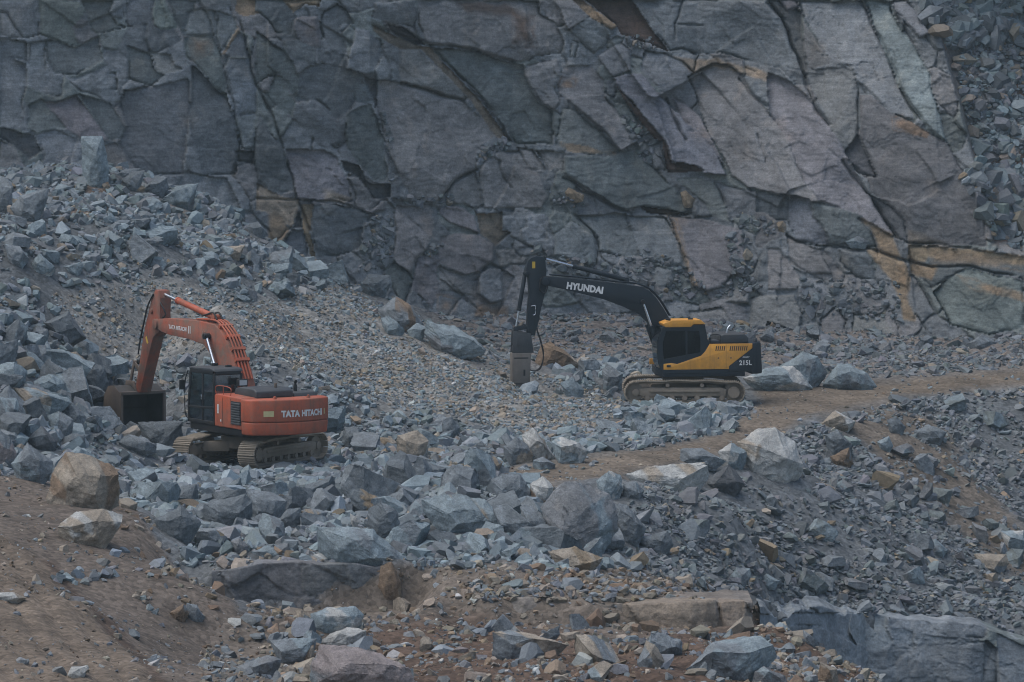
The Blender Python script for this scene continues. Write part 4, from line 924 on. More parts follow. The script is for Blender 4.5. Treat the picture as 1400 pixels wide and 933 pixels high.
# where the broken rock lies: outline, stones per square metre, median size, spread, palette
HEAP = [(-120, 225), (0, 225), (150, 200), (250, 220), (330, 275), (400, 335), (490, 372), (610, 460), (700, 510), (760, 520), (1000, 552), (1035, 580), (900, 618), (780, 645), (640, 668), (760, 690), (860, 780), (560, 780), (330, 775), (255, 770), (205, 700), (120, 660), (-120, 640)]
REGIONS = [
    (HEAP, 34, .165, .45, GREY), (HEAP, 2.4, .40, .24, GREY),
    (SCREE, 95, .085, .36, TANNY), (SCREE, 5, .16, .35, TANNY), (SCREE2, 60, .09, .36, TANNY), (SCREE2, 5, .2, .3, GREY),
    ([(-120, 430), (120, 430), (180, 500), (165, 560), (190, 620), (130, 650), (-120, 640)], 3.2, .55, .25, COOL),
    ([(-60, 230), (150, 222), (260, 240), (360, 310), (300, 340), (100, 300), (-60, 300)], 4, .40, .35, GREY),
    ([(170, 655), (560, 640), (860, 690), (860, 780), (560, 785), (330, 775), (255, 770), (205, 705)], 4, .46, .3, COOL),
    ([(170, 640), (420, 610), (700, 590), (900, 585), (860, 640), (640, 668), (860, 700), (560, 720), (200, 690)], 10, .27, .3, COOL),
    ([(730, 505), (850, 500), (1025, 540), (1035, 585), (900, 612), (780, 600), (720, 540)], 9, .34, .34, COOL),
    (BASE, 26, .13, .45, PURP), (BASE, 1.2, .36, .3, PURP),
    ([(1180, 430), (1500, 440), (1500, 500), (1250, 515), (1150, 500)], 14, .14, .4, PURP),
    ([(820, 680), (1020, 620), (1080, 590), (1170, 560), (1300, 540), (1500, 525), (1500, 845), (1330, 845), (1050, 838), (930, 800), (850, 780)], 52, .135, .5, PURP),
    ([(820, 680), (1020, 620), (1170, 560), (1250, 545), (1300, 660), (1420, 800), (1420, 845), (1050, 838), (850, 780)], 2.6, .34, .3, PURP),
    ([(1000, 770), (1400, 780), (1420, 845), (1050, 838)], 40, .10, .4, PURP),
    (FRONT, 22, .075, .6, BROWN), (FRONT, .5, .3, .3, BROWN),
    ([(560, 780), (860, 775), (1000, 800), (1060, 850), (620, 815)], 22, .12, .5, BROWN),
    ([(70, 755), (170, 755), (165, 795), (85, 800)], 9, .22, .35, GREY), ([(190, 780), (310, 800), (300, 840), (220, 850), (180, 820)], 10, .17, .45, BROWN),
    ([(170, 690), (230, 735), (260, 790), (220, 790), (170, 730)], 7, .16, .5, BROWN), (TERRACE, 9, .055, .5, BROWN), (TERRACE, .5, .16, .4, BROWN), (ROAD, 6, .055, .5, BROWN), (ROAD, .4, .14, .4, GREY),
    ([(330, 840), (440, 830), (520, 860), (560, 940), (380, 940), (350, 880)], 6, .24, .4, BROWN),
    ([(1050, 845), (1090, 845), (1230, 940), (1100, 950), (1000, 900)], 12, .16, .5, BROWN)]
cell_a = np.gradient(GX)[None, :] * np.gradient(GY)[:, None]
tu, tv = project(np.stack([gx_, gy_, T], -1)); infr = (tu > -110) & (tu < 1510) & (tv < 1010) & (gy_ > 75) & (gy_ < 185)
edge_y = np.interp(GX, CX, FY[:, :].min(0)); infr &= gy_ < (np.interp(gx_, CX, np.median(FY[30:200], 0)) + .3)
for k, (poly, dens, med, sg, pal) in enumerate(REGIONS):
    rng = np.random.default_rng(100 + k)
    m = infr & inpoly(tu + 14 * fbm(gx_ * .7, gy_ * .7, 3, 40), tv + 7 * fbm(gx_ * .7, gy_ * .7, 3, 41), poly)
    if dens > 20 and poly is not BASE: pass
    j, i = np.nonzero(m); w = cell_a[j, i] * np.clip(.75 + 1.5 * fbm(gx_[j, i] * .5, gy_[j, i] * .5, 3, 70 + k), .12, 2)
    if not len(w): continue
    if poly is not ROAD: w = w * (1 - .96 * smooth(.3, .7, m_road[j, i]))
    if poly is not SCREE and poly is not SCREE2 and med > .25: w = w * (1 - .95 * smooth(.15, .6, m_scree[j, i]))
    if pal is PURP: w = w * (1 - .75 * smooth(.3, .8, m_bank[j, i]))
    if poly is HEAP: w = w * (1 - .99 * smooth(.15, .6, m_scree[j, i]))
    n = int(w.sum() * dens); q = rng.choice(len(w), n, p=w / w.sum())
    x = gx_[j[q], i[q]] + rng.uniform(-.07, .07, n); y = gy_[j[q], i[q]] + rng.uniform(-.07, .07, n)
    size = np.clip(med * np.exp(rng.normal(0, sg, n)), .045, .85)
    for mx, my, ang in ((-8.105, 131.852, 61), (6.198, 153.98, 180)):      # the tracks have crushed and pressed aside what they stand on
        c, s_ = math.cos(rad(ang)), math.sin(rad(ang)); lx = (x - mx) * c + (y - my) * s_; ly = -(x - mx) * s_ + (y - my) * c
        size = np.where((np.abs(lx) < 2.3) & (np.abs(ly) < 1.65), np.minimum(size, .14), size)
    size = np.where((np.abs(x + 12.4) < 1.5) & (np.abs(y - 136.7) < 2.5), np.minimum(size, .2), size)
    ok = np.ones(n, bool)
    for bx, by, br in KEEP[:NTRACED]:                      # nothing grows through a boulder, and its near foot stays clear
        ok &= ~(((x - bx) ** 2 + (y - by + .35 * br) ** 2 < (1.15 * br) ** 2) & (size > .09))
    x, y, size = x[ok], y[ok], size[ok]; n = len(x)
    scatter(np.stack([x, y, gheight(x, y)], 1), size, palette(rng, n, pal), rng, .55, .12, .62 if pal is PURP else .85)
rng = np.random.default_rng(71)
for x0, x1, y0, y1, n in ((7.2, 19, 117.5, 131.5, 900), (-7.6, -2.6, 106.9, 109, 160), (-1.4, 5.9, 103.4, 106, 260)):
    x = rng.uniform(x0, x1, n * 3); y = rng.uniform(y0, y1, n * 3); z = gheight(x, y); ok = z > -5.9 if x0 > 5 else z > -.8; x, y, z = x[ok][:n], y[ok][:n], z[ok][:n]
    scatter(np.stack([x, y, z], 1), np.clip(.15 * np.exp(rng.normal(0, .45, len(x))), .05, .5), palette(rng, len(x), PURP if x0 > 5 else BROWN), rng, .55, .05, .75)
# stones lodged on the ledges of the face and in the gully at its right
rng = np.random.default_rng(77)
def lodge(poly, n, med, sg, pal):
    poly = np.array(poly, float); lo, hi = poly.min(0), poly.max(0); u = rng.uniform(lo[0], hi[0], n * 3); v = rng.uniform(lo[1], hi[1], n * 3)
    s = inpoly(u, v, poly); u, v = u[s][:n], v[s][:n]; P = on_cliff(u, v)
    scatter(P, np.clip(med * np.exp(rng.normal(0, sg, len(u))), .05, 1.1), palette(rng, len(u), pal), rng, .5, .1)
GUL = [(1285, 0), (1310, 110), (1335, 225), (1358, 325), (1410, 350), (1420, 0)]
lodge(GUL, 1900, .16, .5, GREY); lodge(GUL, 260, .45, .35, GREY); lodge([(1255, 0), (1420, 0), (1420, 60), (1290, 60)], 120, .6, .3, COOL); lodge([(1310, 230), (1420, 230), (1420, 340), (1360, 320)], 90, .6, .35, GREY)
for poly, n, s in (([(650, 205), (690, 190), (700, 200), (655, 225)], 60, .16), ([(850, 155), (885, 180), (905, 215), (880, 225), (850, 165)], 80, .17), ([(750, 260), (790, 265), (800, 285), (760, 285)], 40, .15), ([(1005, 290), (1060, 300), (1060, 325), (1010, 310)], 80, .16),
                   ([(560, 270), (620, 268), (620, 280), (550, 280)], 50, .13), ([(850, 48), (890, 52), (900, 68), (860, 68)], 60, .14), ([(500, 290), (540, 300), (535, 370), (490, 370)], 110, .17), ([(990, 310), (1030, 330), (1030, 400), (1000, 380)], 70, .18), ([(990, 385), (1030, 380), (1050, 400), (980, 408)], 60, .15),
                   ([(1100, 380), (1230, 385), (1235, 440), (1090, 430)], 160, .2), ([(590, 335), (605, 335), (590, 350), (580, 350)], 25, .14), ([(520, 130), (540, 200), (535, 260), (525, 200)], 35, .12), ([(720, 330), (760, 350), (880, 370), (860, 390), (740, 370)], 120, .16), ([(830, 350), (900, 340), (980, 400), (900, 410)], 110, .17)):
    lodge(poly, n, s, .4, PURP)
rubble = mesh_np('rubble', np.concatenate(SV), np.concatenate(SF), M_RUBBLE, np.concatenate(SC), smooth_=False)
tag(rubble, 'broken grey quarry stone heaped and scattered over the floor', 'rubble', kind='stuff')
print('stones', len(rubble.data.vertices), len(rubble.data.polygons)); del SV, SF, SC
# ================================================================== EXCAVATORS
M_ORANGE = paint('orange_paint', (.43, .085, .036), .45, .75, (.19, .125, .09))
M_ORANGE_D = paint('dusty_orange_paint', (.36, .078, .038), .55, .95, (.17, .13, .10), lo=.33)
M_STICK = paint('worn_stick_paint', (.30, .075, .04), .6, 1., (.15, .125, .10), lo=.38)
M_YELLOW = paint('amber_paint', (.72, .33, .045), .4, .3)
M_NAVY = paint('blue_black_paint', (.008, .015, .022), .5, .22, (.05, .048, .045))
M_BLACK = paint('black_paint', (.010, .012, .014), .5, .25, (.07, .062, .055))
M_RUB = paint('hose_rubber', (.015, .015, .016), .6, .3, (.06, .05, .045))
M_HOOD = paint('grey_hood_paint', (.045, .05, .055), .5, .4, (.09, .085, .08))
M_STEEL = paint('track_steel', (.22, .18, .14), .55, .8, (.30, .24, .175), 0.)
M_SHOE = paint('worn_track_shoe', (.27, .23, .18), .8, .8, (.33, .275, .205), 0.)
M_CHROME = paint('chrome', (.62, .65, .68), .2, .15, (.3, .28, .26), .9)
M_WORN = paint('worn_bucket_steel', (.13, .105, .09), .6, .8, (.19, .145, .11), .2)
M_DARKST = paint('dark_bucket_steel', (.06, .055, .052), .6, .5, (.07, .06, .05), .2)
M_DUST = paint('dusty_hammer_steel', (.14, .125, .11), .7, .7, (.19, .165, .14))
M_WHITE = paint('white_lettering', (.74, .74, .72), .6, .4, (.3, .27, .24))
M_CREAM = paint('cream_sticker', (.55, .48, .24), .5, .3)
M_YSTICK = paint('yellow_sticker', (.65, .42, .05), .5, .3)
M_LAMP = paint('lamp_glass', (.5, .5, .5), .1, .2)
M_SEAT = paint('seat_fabric', (.05, .05, .055), .9, .2)
M_GLASS = glass('clear_cab_glass', (.78, .83, .84), .26); M_GLASSD = glass('dark_cab_glass', (.34, .40, .42), .03); M_GLASSF = glass('windscreen_glass', (.5, .56, .55))

def B(): return bmesh.new()
def hexa(bm, c8):
    v = [bm.verts.new(c) for c in c8]
    for f in ((0, 3, 2, 1), (4, 5, 6, 7), (0, 1, 5, 4), (1, 2, 6, 5), (2, 3, 7, 6), (3, 0, 4, 7)): bm.faces.new([v[i] for i in f])
def box(bm, x0, x1, y0, y1, z0, z1, M=None):
    c = [(x0, y0, z0), (x1, y0, z0), (x1, y1, z0), (x0, y1, z0), (x0, y0, z1), (x1, y0, z1), (x1, y1, z1), (x0, y1, z1)]
    hexa(bm, [M @ Vector(p) for p in c] if M else c)
def prism(bm, pts, a0, a1, axis='y', taper=None):
    n = len(pts); mk = (lambda p, q: (p[0], q, p[1])) if axis == 'y' else (lambda p, q: (p[0], p[1], q)) if axis == 'z' else (lambda p, q: (q, p[0], p[1]))
    a = [bm.verts.new(mk(p, a0)) for p in pts]; b = [bm.verts.new(mk(p, a1)) for p in (taper or pts)]
    bm.faces.new(a); bm.faces.new(b[::-1])
    for i in range(n): bm.faces.new((a[i], b[i], b[(i + 1) % n], a[(i + 1) % n]))
def rod(bm, p0, p1, r, n=18, r1=None):
    p0, p1 = Vector(p0), Vector(p1); d = p1 - p0; M = Matrix.Translation((p0 + p1) / 2) @ d.to_track_quat('Z', 'Y').to_matrix().to_4x4()
    bmesh.ops.create_cone(bm, cap_ends=True, segments=n, radius1=r, radius2=r if r1 is None else r1, depth=d.length, matrix=M)
def tube(bm, pts, r, n=8, sub=6):
    P = [Vector(p) for p in pts]; Q = []
    for i in range(len(P) - 1):
        a, b, c, d = P[max(i - 1, 0)], P[i], P[i + 1], P[min(i + 2, len(P) - 1)]
        for k in range(sub):
            t = k / sub; Q.append(.5 * ((2 * b) + (c - a) * t + (2 * a - 5 * b + 4 * c - d) * t * t + (3 * b - a - 3 * c + d) * t ** 3))
    Q.append(P[-1]); ringp = None
    for i, q in enumerate(Q):
        d = (Q[min(i + 1, len(Q) - 1)] - Q[max(i - 1, 0)]).normalized(); M = d.to_track_quat('Z', 'Y').to_matrix()
        rg = [bm.verts.new(q + M @ Vector((r * math.cos(2 * math.pi * k / n), r * math.sin(2 * math.pi * k / n), 0))) for k in range(n)]
        if ringp:
            for k in range(n): bm.faces.new((ringp[k], ringp[(k + 1) % n], rg[(k + 1) % n], rg[k]))
        ringp = rg
def fin(bm, name, mat, parent, bev=.012, seg=2, rz=None, ang=38):
    bmesh.ops.recalc_face_normals(bm, faces=bm.faces[:])
    if bev:
        es = [e for e in bm.edges if len(e.link_faces) == 2 and e.calc_face_angle(0) > rad(32) and e.calc_length() > bev * 1.5]
        bmesh.ops.bevel(bm, geom=es, offset=bev, offset_type='OFFSET', segments=seg, profile=.5, affect='EDGES', clamp_overlap=True)
    m = bpy.data.meshes.new(name); bm.to_mesh(m); bm.free()
    m.polygons.foreach_set('use_smooth', np.ones(len(m.polygons), bool)); m.set_sharp_from_angle(angle=rad(ang)); m.materials.append(mat)
    o = bpy.data.objects.new(name, m); COL.objects.link(o); o.parent = parent
    if rz is not None: o.rotation_euler.z = rz
    return o
def lettering(text, size, mat, parent, fn, bold=.0, shear=0., width=None, name='lettering', deep=.004):
    """flat letters; fn maps text-plane x, y (metres, from the left end of the baseline) and height off the surface to the part's space"""
    c = bpy.data.curves.new('letters', 'FONT'); c.body = text; c.size = size / .72; c.offset = bold; c.shear = shear; c.extrude = deep / 2; c.resolution_u = 3; c.space_character = 1.05
    t = bpy.data.objects.new('letters', c); COL.objects.link(t); bpy.context.view_layer.update()
    m = bpy.data.meshes.new_from_object(t.evaluated_get(bpy.context.evaluated_depsgraph_get())); bpy.data.objects.remove(t); bpy.data.curves.remove(c)
    m.name = name; xs = [v.co.x for v in m.vertices]; k = width / (max(xs) - min(xs)) if width else 1; x0 = min(xs)
    for v in m.vertices: v.co = fn((v.co.x - x0) * k, v.co.y, v.co.z + deep / 2)
    m.materials.clear(); m.materials.append(mat); o = bpy.data.objects.new(name, m); COL.objects.link(o); o.parent = parent; return o
def machine(name, label, loc, group):
    e = bpy.data.objects.new(name, None); COL.objects.link(e); e.location = loc; e.empty_display_size = .5
    return tag(e, label, 'excavator', group)

def undercarriage(root, rz, gauge=2.39, w=.6, half=1.76, r=.36, seed=0):
    zc = r + .06
    b = B(); box(b, -.75, .75, -.62, .62, .45, .82); rod(b, (0, 0, .8), (0, 0, 1.0), .66, 36)
    for sx in (-1, 1):
        for sy in (-1, 1): prism(b, [(sx * .35, sy * .4), (sx * .75, sy * .3), (sx * 1.2, sy * .98), (sx * .8, sy * .98)], .36, .68, 'z')
    fin(b, 'undercarriage', M_STEEL, root, .02, rz=rz)
    b = B(); rod(b, (0, 0, .98), (0, 0, 1.09), .6, 40); fin(b, 'slewing_ring', M_BLACK, root, .01, rz=rz)
    for sy in (1, -1):
        yc = sy * gauge / 2
        path = []
        for k in range(200):                                   # closed loop: ends round, top slightly humped over its carriers
            path.append(k)
        L = []
        n = 60
        for k in range(n): a = -math.pi / 2 + math.pi * k / (n - 1); L.append((half + r * math.cos(a), zc + r * math.sin(a)))
        for k in range(1, n): t = k / n; L.append((half - 2 * half * t, zc + r + .05 * math.sin(math.pi * t) + .012 * math.sin(6 * math.pi * t)))
        for k in range(n): a = math.pi / 2 + math.pi * k / (n - 1); L.append((-half + r * math.cos(a), zc + r * math.sin(a)))
        for k in range(1, n): t = k / n; L.append((-half + 2 * half * t, zc - r))
        L = np.array(L + [L[0]]); s = np.concatenate([[0], np.cumsum(np.hypot(*np.diff(L, axis=0).T))]); N = 47
        b = B(); b2 = B()
        for k in range(N):
            q = s[-1] * k / N; x = np.interp(q, s, L[:, 0]); z = np.interp(q, s, L[:, 1]); e = .02
            dx = np.interp((q + e) % s[-1], s, L[:, 0]) - np.interp((q - e) % s[-1], s, L[:, 0]); dz = np.interp((q + e) % s[-1], s, L[:, 1]) - np.interp((q - e) % s[-1], s, L[:, 1])
            a = math.atan2(dz, dx); M = Matrix.Translation((x, yc, z)) @ Matrix.Rotation(-a, 4, 'Y')
            hl = s[-1] / N / 2 * .96
            box(b, -hl, hl, -w / 2, w / 2, -.03, 0, M)
            for g in (-.72, 0, .72): box(b, g * hl - .012, g * hl + .012, -w / 2 + .004, w / 2 - .004, -.058, -.028, M)
            box(b2, -hl * 1.05, hl * 1.05, -.12, .12, 0.003, .075, M)
        tr = fin(b, 'track', M_SHOE, root, 0, rz=rz); fin(b2, 'track_chain', M_STEEL, tr, 0)
        b = B(); prism(b, [(-half + .3, zc - .15), (half - .28, zc - .15), (half - .12, zc - .1), (half - .12, zc + .12), (half - .5, zc + .17), (-half + .45, zc + .17), (-half + .25, zc + .1)], yc - .17, yc + .17)
        box(b, -half + .5, half - .5, yc - .22, yc + .22, zc + .0, zc + .1); fin(b, 'track_frame', M_STEEL, tr, .02)
        b = B(); rod(b, (half, yc - .1, zc), (half, yc + .1, zc), r - .06, 36); rod(b, (half, yc - .2, zc), (half, yc + .2, zc), .13, 20); fin(b, 'idler', M_STEEL, tr, .012)
        b = B(); rod(b, (-half, yc - .07, zc), (-half, yc + .07, zc), r - .05, 30); rod(b, (-half, yc - .24, zc), (-half, yc + .26, zc), .21, 28)
        for k in range(12): a = 2 * math.pi * k / 12; rod(b, (-half + .19 * math.cos(a), yc + .255 * sy, zc + .19 * math.sin(a)), (-half + .19 * math.cos(a), yc + .275 * sy, zc + .19 * math.sin(a)), .016, 8)
        for k in range(21): a = 2 * math.pi * k / 21; M = Matrix.Translation((-half, yc, zc)) @ Matrix.Rotation(a, 4, 'Y'); box(b, r - .08, r - .01, -.05, .05, -.025, .025, M)
        fin(b, 'sprocket', M_STEEL, tr, 0)
        for k in range(7):
            x = -half + .42 + k * (2 * half - .84) / 6; b = B(); rod(b, (x, yc - .2, zc - r + .16), (x, yc + .2, zc - r + .16), .085, 18); rod(b, (x, yc - .14, zc - r + .16), (x, yc - .1, zc - r + .16), .11, 18); rod(b, (x, yc + .1, zc - r + .16), (x, yc + .14, zc - r + .16), .11, 18)
            fin(b, 'track_roller', M_STEEL, tr, 0)
        for x in (-.62, .62):
            b = B(); rod(b, (x, yc - .2, zc + r - .1), (x, yc + .24, zc + r - .1), .07, 16); box(b, x - .05, x + .05, yc - .05, yc + .05, zc + .1, zc + r - .1); fin(b, 'carrier_roller', M_STEEL, tr, 0)
def ram(root, p0, p1, f, r, rr, mat, rz, y=0.):
    """hydraulic cylinder: barrel from p0, chromed rod on to p1 (x, z)"""
    a = Vector((p0[0], y, p0[1])); c = Vector((p1[0], y, p1[1])); m = a.lerp(c, f); b = B(); rod(b, a, m, r, 20); rod(b, m - (c - a).normalized() * .09, m, r * 1.14, 20)
    rod(b, a + Vector((0, -r * 1.2, 0)), a + Vector((0, r * 1.2, 0)), r * 1.1, 16)
    o = fin(b, 'hydraulic_cylinder', mat, root, .006, rz=rz); b = B(); rod(b, m, c, rr, 16); fin(b, 'piston_rod', M_CHROME, o, 0)
    b = B(); rod(b, c + Vector((0, -r * 1.1, 0)), c + Vector((0, r * 1.1, 0)), r, 16); fin(b, 'rod_eye', M_BLACK, o, .005)
def side_text(x0, z0, slope, y):     # letters on the left flank: read towards the tail
    ca, sa = math.cos(slope), math.sin(slope)
    return lambda tx, ty, h: Vector((x0 - tx * ca + ty * sa, y + h, z0 + tx * sa + ty * ca))

# ------------------------------------------------------------------ the orange excavator, seen from behind with its bucket down
RZ = rad(90 + 32); OR = machine('excavator', 'orange tracked excavator seen from behind with its bucket among the boulders', (-8.105, 131.852, 0.0), 'excavators at work in the quarry')
undercarriage(OR, rad(61))
rear = lambda y: -2.92 + .08 * (abs(y) / .6) ** 2 if abs(y) < 1.15 else -2.626 + (abs(y) - 1.15) / .27 * .33
ys = np.linspace(-1.42, 1.42, 33); plan = [(rear(y) if abs(y) < 1.15 else -2.626 + .36 * (1 - math.sqrt(max(0, 1 - ((abs(y) - 1.15) / .27) ** 2))), y) for y in ys]
b = B(); prism(b, plan + [(-1.95, 1.42), (-1.95, -1.42)], 1.45, 2.14, 'z')
ins = [(x + .05 if x < -2.2 else x, y * .985) for x, y in plan]; prism(b, ins + [(-1.95, 1.39), (-1.95, -1.39)], 1.05, 1.447, 'z', [(x, y) for x, y in plan] + [(-1.95, 1.40), (-1.95, -1.40)])
cw = fin(b, 'counterweight', M_ORANGE, OR, .05, 3, rz=RZ)
def cwf(y0, z0): return lambda tx, ty, h: Vector((rear(y0 - tx) - .004 - h, y0 - tx, z0 + ty))
lettering('TATA', .185, M_WHITE, cw, cwf(.50, 1.62), .014, 0, .62); lettering('HITACHI', .185, M_WHITE, cw, cwf(-.19, 1.62), .012, 0, .82)
for y0, y1 in ((.72, 1.02), (-1.10, -1.27)):
    b = B(); ya, yb = max(y0, y1), min(y0, y1)
    for k in range(4):
        t0, t1 = ya + (yb - ya) * k / 4, ya + (yb - ya) * (k + 1) / 4
        v = [b.verts.new(Vector((rear(t) - .006, t, z))) for t, z in ((t0, 1.63), (t1, 1.63), (t1, 1.80), (t0, 1.80))]; b.faces.new(v)
    fin(b, 'reflector_sticker', M_CREAM, cw, 0)
for y in (.55, -.62):
    b = B(); rod(b, (-2.55, y, 2.13), (-2.55, y, 2.19), .06, 16); rod(b, (-2.55, y, 2.18), (-2.55, y, 2.23), .035, 12); fin(b, 'lifting_lug', M_ORANGE, cw, .008)
b = B(); prism(b, [(-1.97, 1.35), (1.45, 1.35), (1.55, .4), (1.2, -1.1), (.9, -1.35), (-1.97, -1.35)], .98, 1.2, 'z'); fin(b, 'revolving_frame', M_BLACK, OR, .02, rz=RZ)
b = B(); prism(b, [(-2.0, 1.19), (-.26, 1.19), (-.26, 2.16), (-.4, 2.2), (-2.0, 2.16)], .36, 1.41); hs = fin(b, 'engine_house', M_ORANGE, OR, .04, 3, rz=RZ)
b = B(); prism(b, [(-2.0, 1.19), (.5, 1.19), (.5, 1.9), (-.5, 1.95), (-.62, 2.14), (-2.0, 2.14)], -1.41, -.36); box(b, -2.0, -.5, -.36, .36, 1.19, 2.1); fin(b, 'tank_house', M_ORANGE, OR, .04, 3, rz=RZ)
b = B(); box(b, -1.98, -1.36, 1.405, 1.425, 1.33, 2.04)
gr = fin(b, 'side_grille', M_BLACK, OR, .006, rz=RZ)
b = B()
for k in range(9): z = 1.36 + k * .075; prism(b, [(1.42, z), (1.45, z - .015), (1.45, z + .02), (1.42, z + .045)], -1.95, -1.39, 'x')
fin(b, 'louvre', M_HOOD, gr, 0)
b = B(); box(b, -1.33, -1.325, 1.40, 1.417, 1.3, 2.1); box(b, -.8, -.795, 1.40, 1.417, 1.3, 2.1); box(b, -.55, -.45, 1.41, 1.416, 1.62, 1.86); fin(b, 'panel_seam', M_BLACK, hs, 0)
b = B(); box(b, -.55, -.47, 1.416, 1.42, 1.60, 1.88); box(b, -.72, -.66, 1.416, 1.42, 1.36, 1.43); fin(b, 'side_sticker', M_WHITE, hs, 0)
b = B(); prism(b, [(-2.05, 2.14), (-.62, 2.16), (-.7, 2.36), (-.95, 2.42), (-1.85, 2.42), (-2.05, 2.34)], -.38, .92); prism(b, [(-2.02, 2.12), (-1.2, 2.12), (-1.3, 2.26), (-1.95, 2.26)], -1.25, -.42)
hd = fin(b, 'hood', M_HOOD, OR, .04, 3, rz=RZ)
b = B(); rod(b, (-1.5, -.75, 2.2), (-1.5, -.75, 2.45), .06, 16); tube(b, [(-1.5, -.75, 2.43), (-1.5, -.75, 2.52), (-1.56, -.75, 2.57)], .045, 10); fin(b, 'exhaust_pipe', M_BLACK, OR, 0, rz=RZ)
b = B(); rod(b, (-1.7, .05, 2.42), (-1.7, .05, 2.56), .05, 12); fin(b, 'filler_cap', M_WORN, OR, .006, rz=RZ)
b = B(); rod(b, (-.42, .62, 2.15), (-.42, .62, 2.42), .055, 12); fin(b, 'lamp_post', M_ORANGE, OR, 0, rz=RZ)
b = B(); box(b, -.56, -.40, .40, .72, 2.40, 2.62); wl = fin(b, 'work_lamp', M_BLACK, OR, .02, rz=RZ); b = B(); box(b, -.568, -.562, .43, .69, 2.43, 2.59); fin(b, 'lamp_glass', M_LAMP, wl, 0)
def cab(root, rz, x0, x1, y0, y1, z0, z1, mat, gl, roofmat, belt, lean=.14):
    b = B(); w = .06
    fr = [(x1, z0), (x1 + .02, z0 + .5), (x1 - lean, z1)]                       # the front post slopes back
    for y in (y0, y1 - w):
        prism(b, [(x1 - .07, z0), (x1 + .02, z0), (x1 + .05, z0 + .55), (x1 - lean + .03, z1), (x1 - lean - .06, z1), (x1 - .04, z0 + .55)], y, y + w)
        box(b, x0, x0 + .12, y, y + w, z0, z1 - .1); box(b, x0 + .1, x1 - lean, y, y + w, z1 - .13, z1 - .02); box(b, x0 + .1, x1, y, y + w, z0, z0 + .12)
        box(b, (x0 + x1) / 2 - .12, (x0 + x1) / 2 - .03, y, y + w, z0 + .1, z1 - .1)
    for y, t in ((y0 + w, y1 - w),): box(b, x0, x0 + .1, y, t, z0, belt); box(b, x0, x0 + .1, y, t, z1 - .14, z1 - .02); box(b, x1 - lean - .06, x1 - lean + .02, y, t, z1 - .12, z1 - .02); box(b, x1 - .06, x1 + .01, y, t, z0, z0 + .2); box(b, x0, x1, y, t, z0, z0 + .05)
    c = fin(b, 'cab', mat, root, .018, 2, rz=rz)
    b = B(); prism(b, [(x0 - .02, z1 - .03), (x1 - lean + .08, z1 - .03), (x1 - lean + .02, z1 + .05), (x0 + .3, z1 + .08), (x0 + .05, z1 + .05)], y0 - .01, y1 + .01); fin(b, 'cab_roof', roofmat, c, .03, 3)
    xm = (x0 + x1) / 2 - .075
    for nm, (xa, xb, za, zb) in dict(a=(x0 + .1, xm - .03, z0 + .1, z1 - .12), b=(xm + .04, x1 - .03, z0 + .1, z1 - .12)).items():
        for y in (y0 + .025, y1 - .03):
            b = B(); box(b, xa, xb, y, y + .006, za, zb); fin(b, 'window', gl, c, 0)
    b = B(); box(b, x0 + .04, x0 + .046, y0 + w, y1 - w, belt - .02, z1 - .12); fin(b, 'rear_window', gl, c, 0)
    b = B(); prism(b, [(x1 - .03, z0 + .18), (x1 + .015, z0 + .55), (x1 - lean - .02, z1 - .1), (x1 - lean - .026, z1 - .1), (x1 + .009, z0 + .55), (x1 - .036, z0 + .18)], y0 + .03, y1 - .03); fin(b, 'windscreen', M_GLASSF, c, 0)
    b = B(); box(b, xm - .0, xm + .05, y1, y1 + .03, belt - .25, belt - .1); fin(b, 'door_handle', M_CHROME, c, .006)
    b = B(); box(b, x0 + .25, x0 + .75, (y0 + y1) / 2 - .25, (y0 + y1) / 2 + .25, z0 + .3, z0 + .48); prism(b, [(x0 + .22, z0 + .45), (x0 + .36, z0 + .45), (x0 + .28, z0 + 1.25), (x0 + .16, z0 + 1.25)], (y0 + y1) / 2 - .24, (y0 + y1) / 2 + .24); box(b, x0 + .35, x0 + .65, (y0 + y1) / 2 - .2, (y0 + y1) / 2 + .2, z0 + .05, z0 + .3); fin(b, 'seat', M_SEAT, c, .03)
    b = B(); rod(b, (x1 - .35, (y0 + y1) / 2 - .25, z0 + .05), (x1 - .42, (y0 + y1) / 2 - .25, z0 + .85), .025, 10); rod(b, (x1 - .35, (y0 + y1) / 2 + .25, z0 + .05), (x1 - .42, (y0 + y1) / 2 + .25, z0 + .85), .025, 10); fin(b, 'control_lever', M_BLACK, c, 0)
    return c
oc = cab(OR, RZ, -.24, 1.50, .40, 1.40, 1.2, 2.88, M_BLACK, M_GLASS, M_HOOD, 2.2)
b = B(); prism(b, [(-.22, 1.72), (.55, 1.66), (1.49, 1.66), (1.49, 1.72), (.55, 1.74), (-.22, 1.80)], 1.385, 1.412); fin(b, 'door_rail', M_BLACK, oc, .006)
for x in (.1, 1.0):
    b = B(); box(b, x, x + .12, .6, .78, 2.92, 3.02); fin(b, 'roof_lamp', M_BLACK, oc, .015)
b = B(); tube(b, [(1.5, 1.40, 1.3), (1.62, 1.44, 1.5), (1.62, 1.44, 2.4), (1.45, 1.42, 2.8)], .018, 8); fin(b, 'handrail', M_BLACK, oc, 0)
b = B(); tube(b, [(1.45, 1.40, 2.7), (1.55, 1.55, 2.65), (1.55, 1.58, 2.5)], .014, 6); box(b, 1.52, 1.56, 1.48, 1.68, 2.2, 2.5); fin(b, 'side_mirror', M_BLACK, oc, .01)
b = B(); tube(b, [(-.3, 1.36, 2.16), (-.3, 1.36, 2.42), (-1.2, 1.36, 2.42), (-1.2, 1.36, 2.14)], .014, 6); tube(b, [(-.75, 1.36, 2.15), (-.75, 1.36, 2.42)], .012, 6); fin(b, 'guard_rail', M_ORANGE, hs, 0)
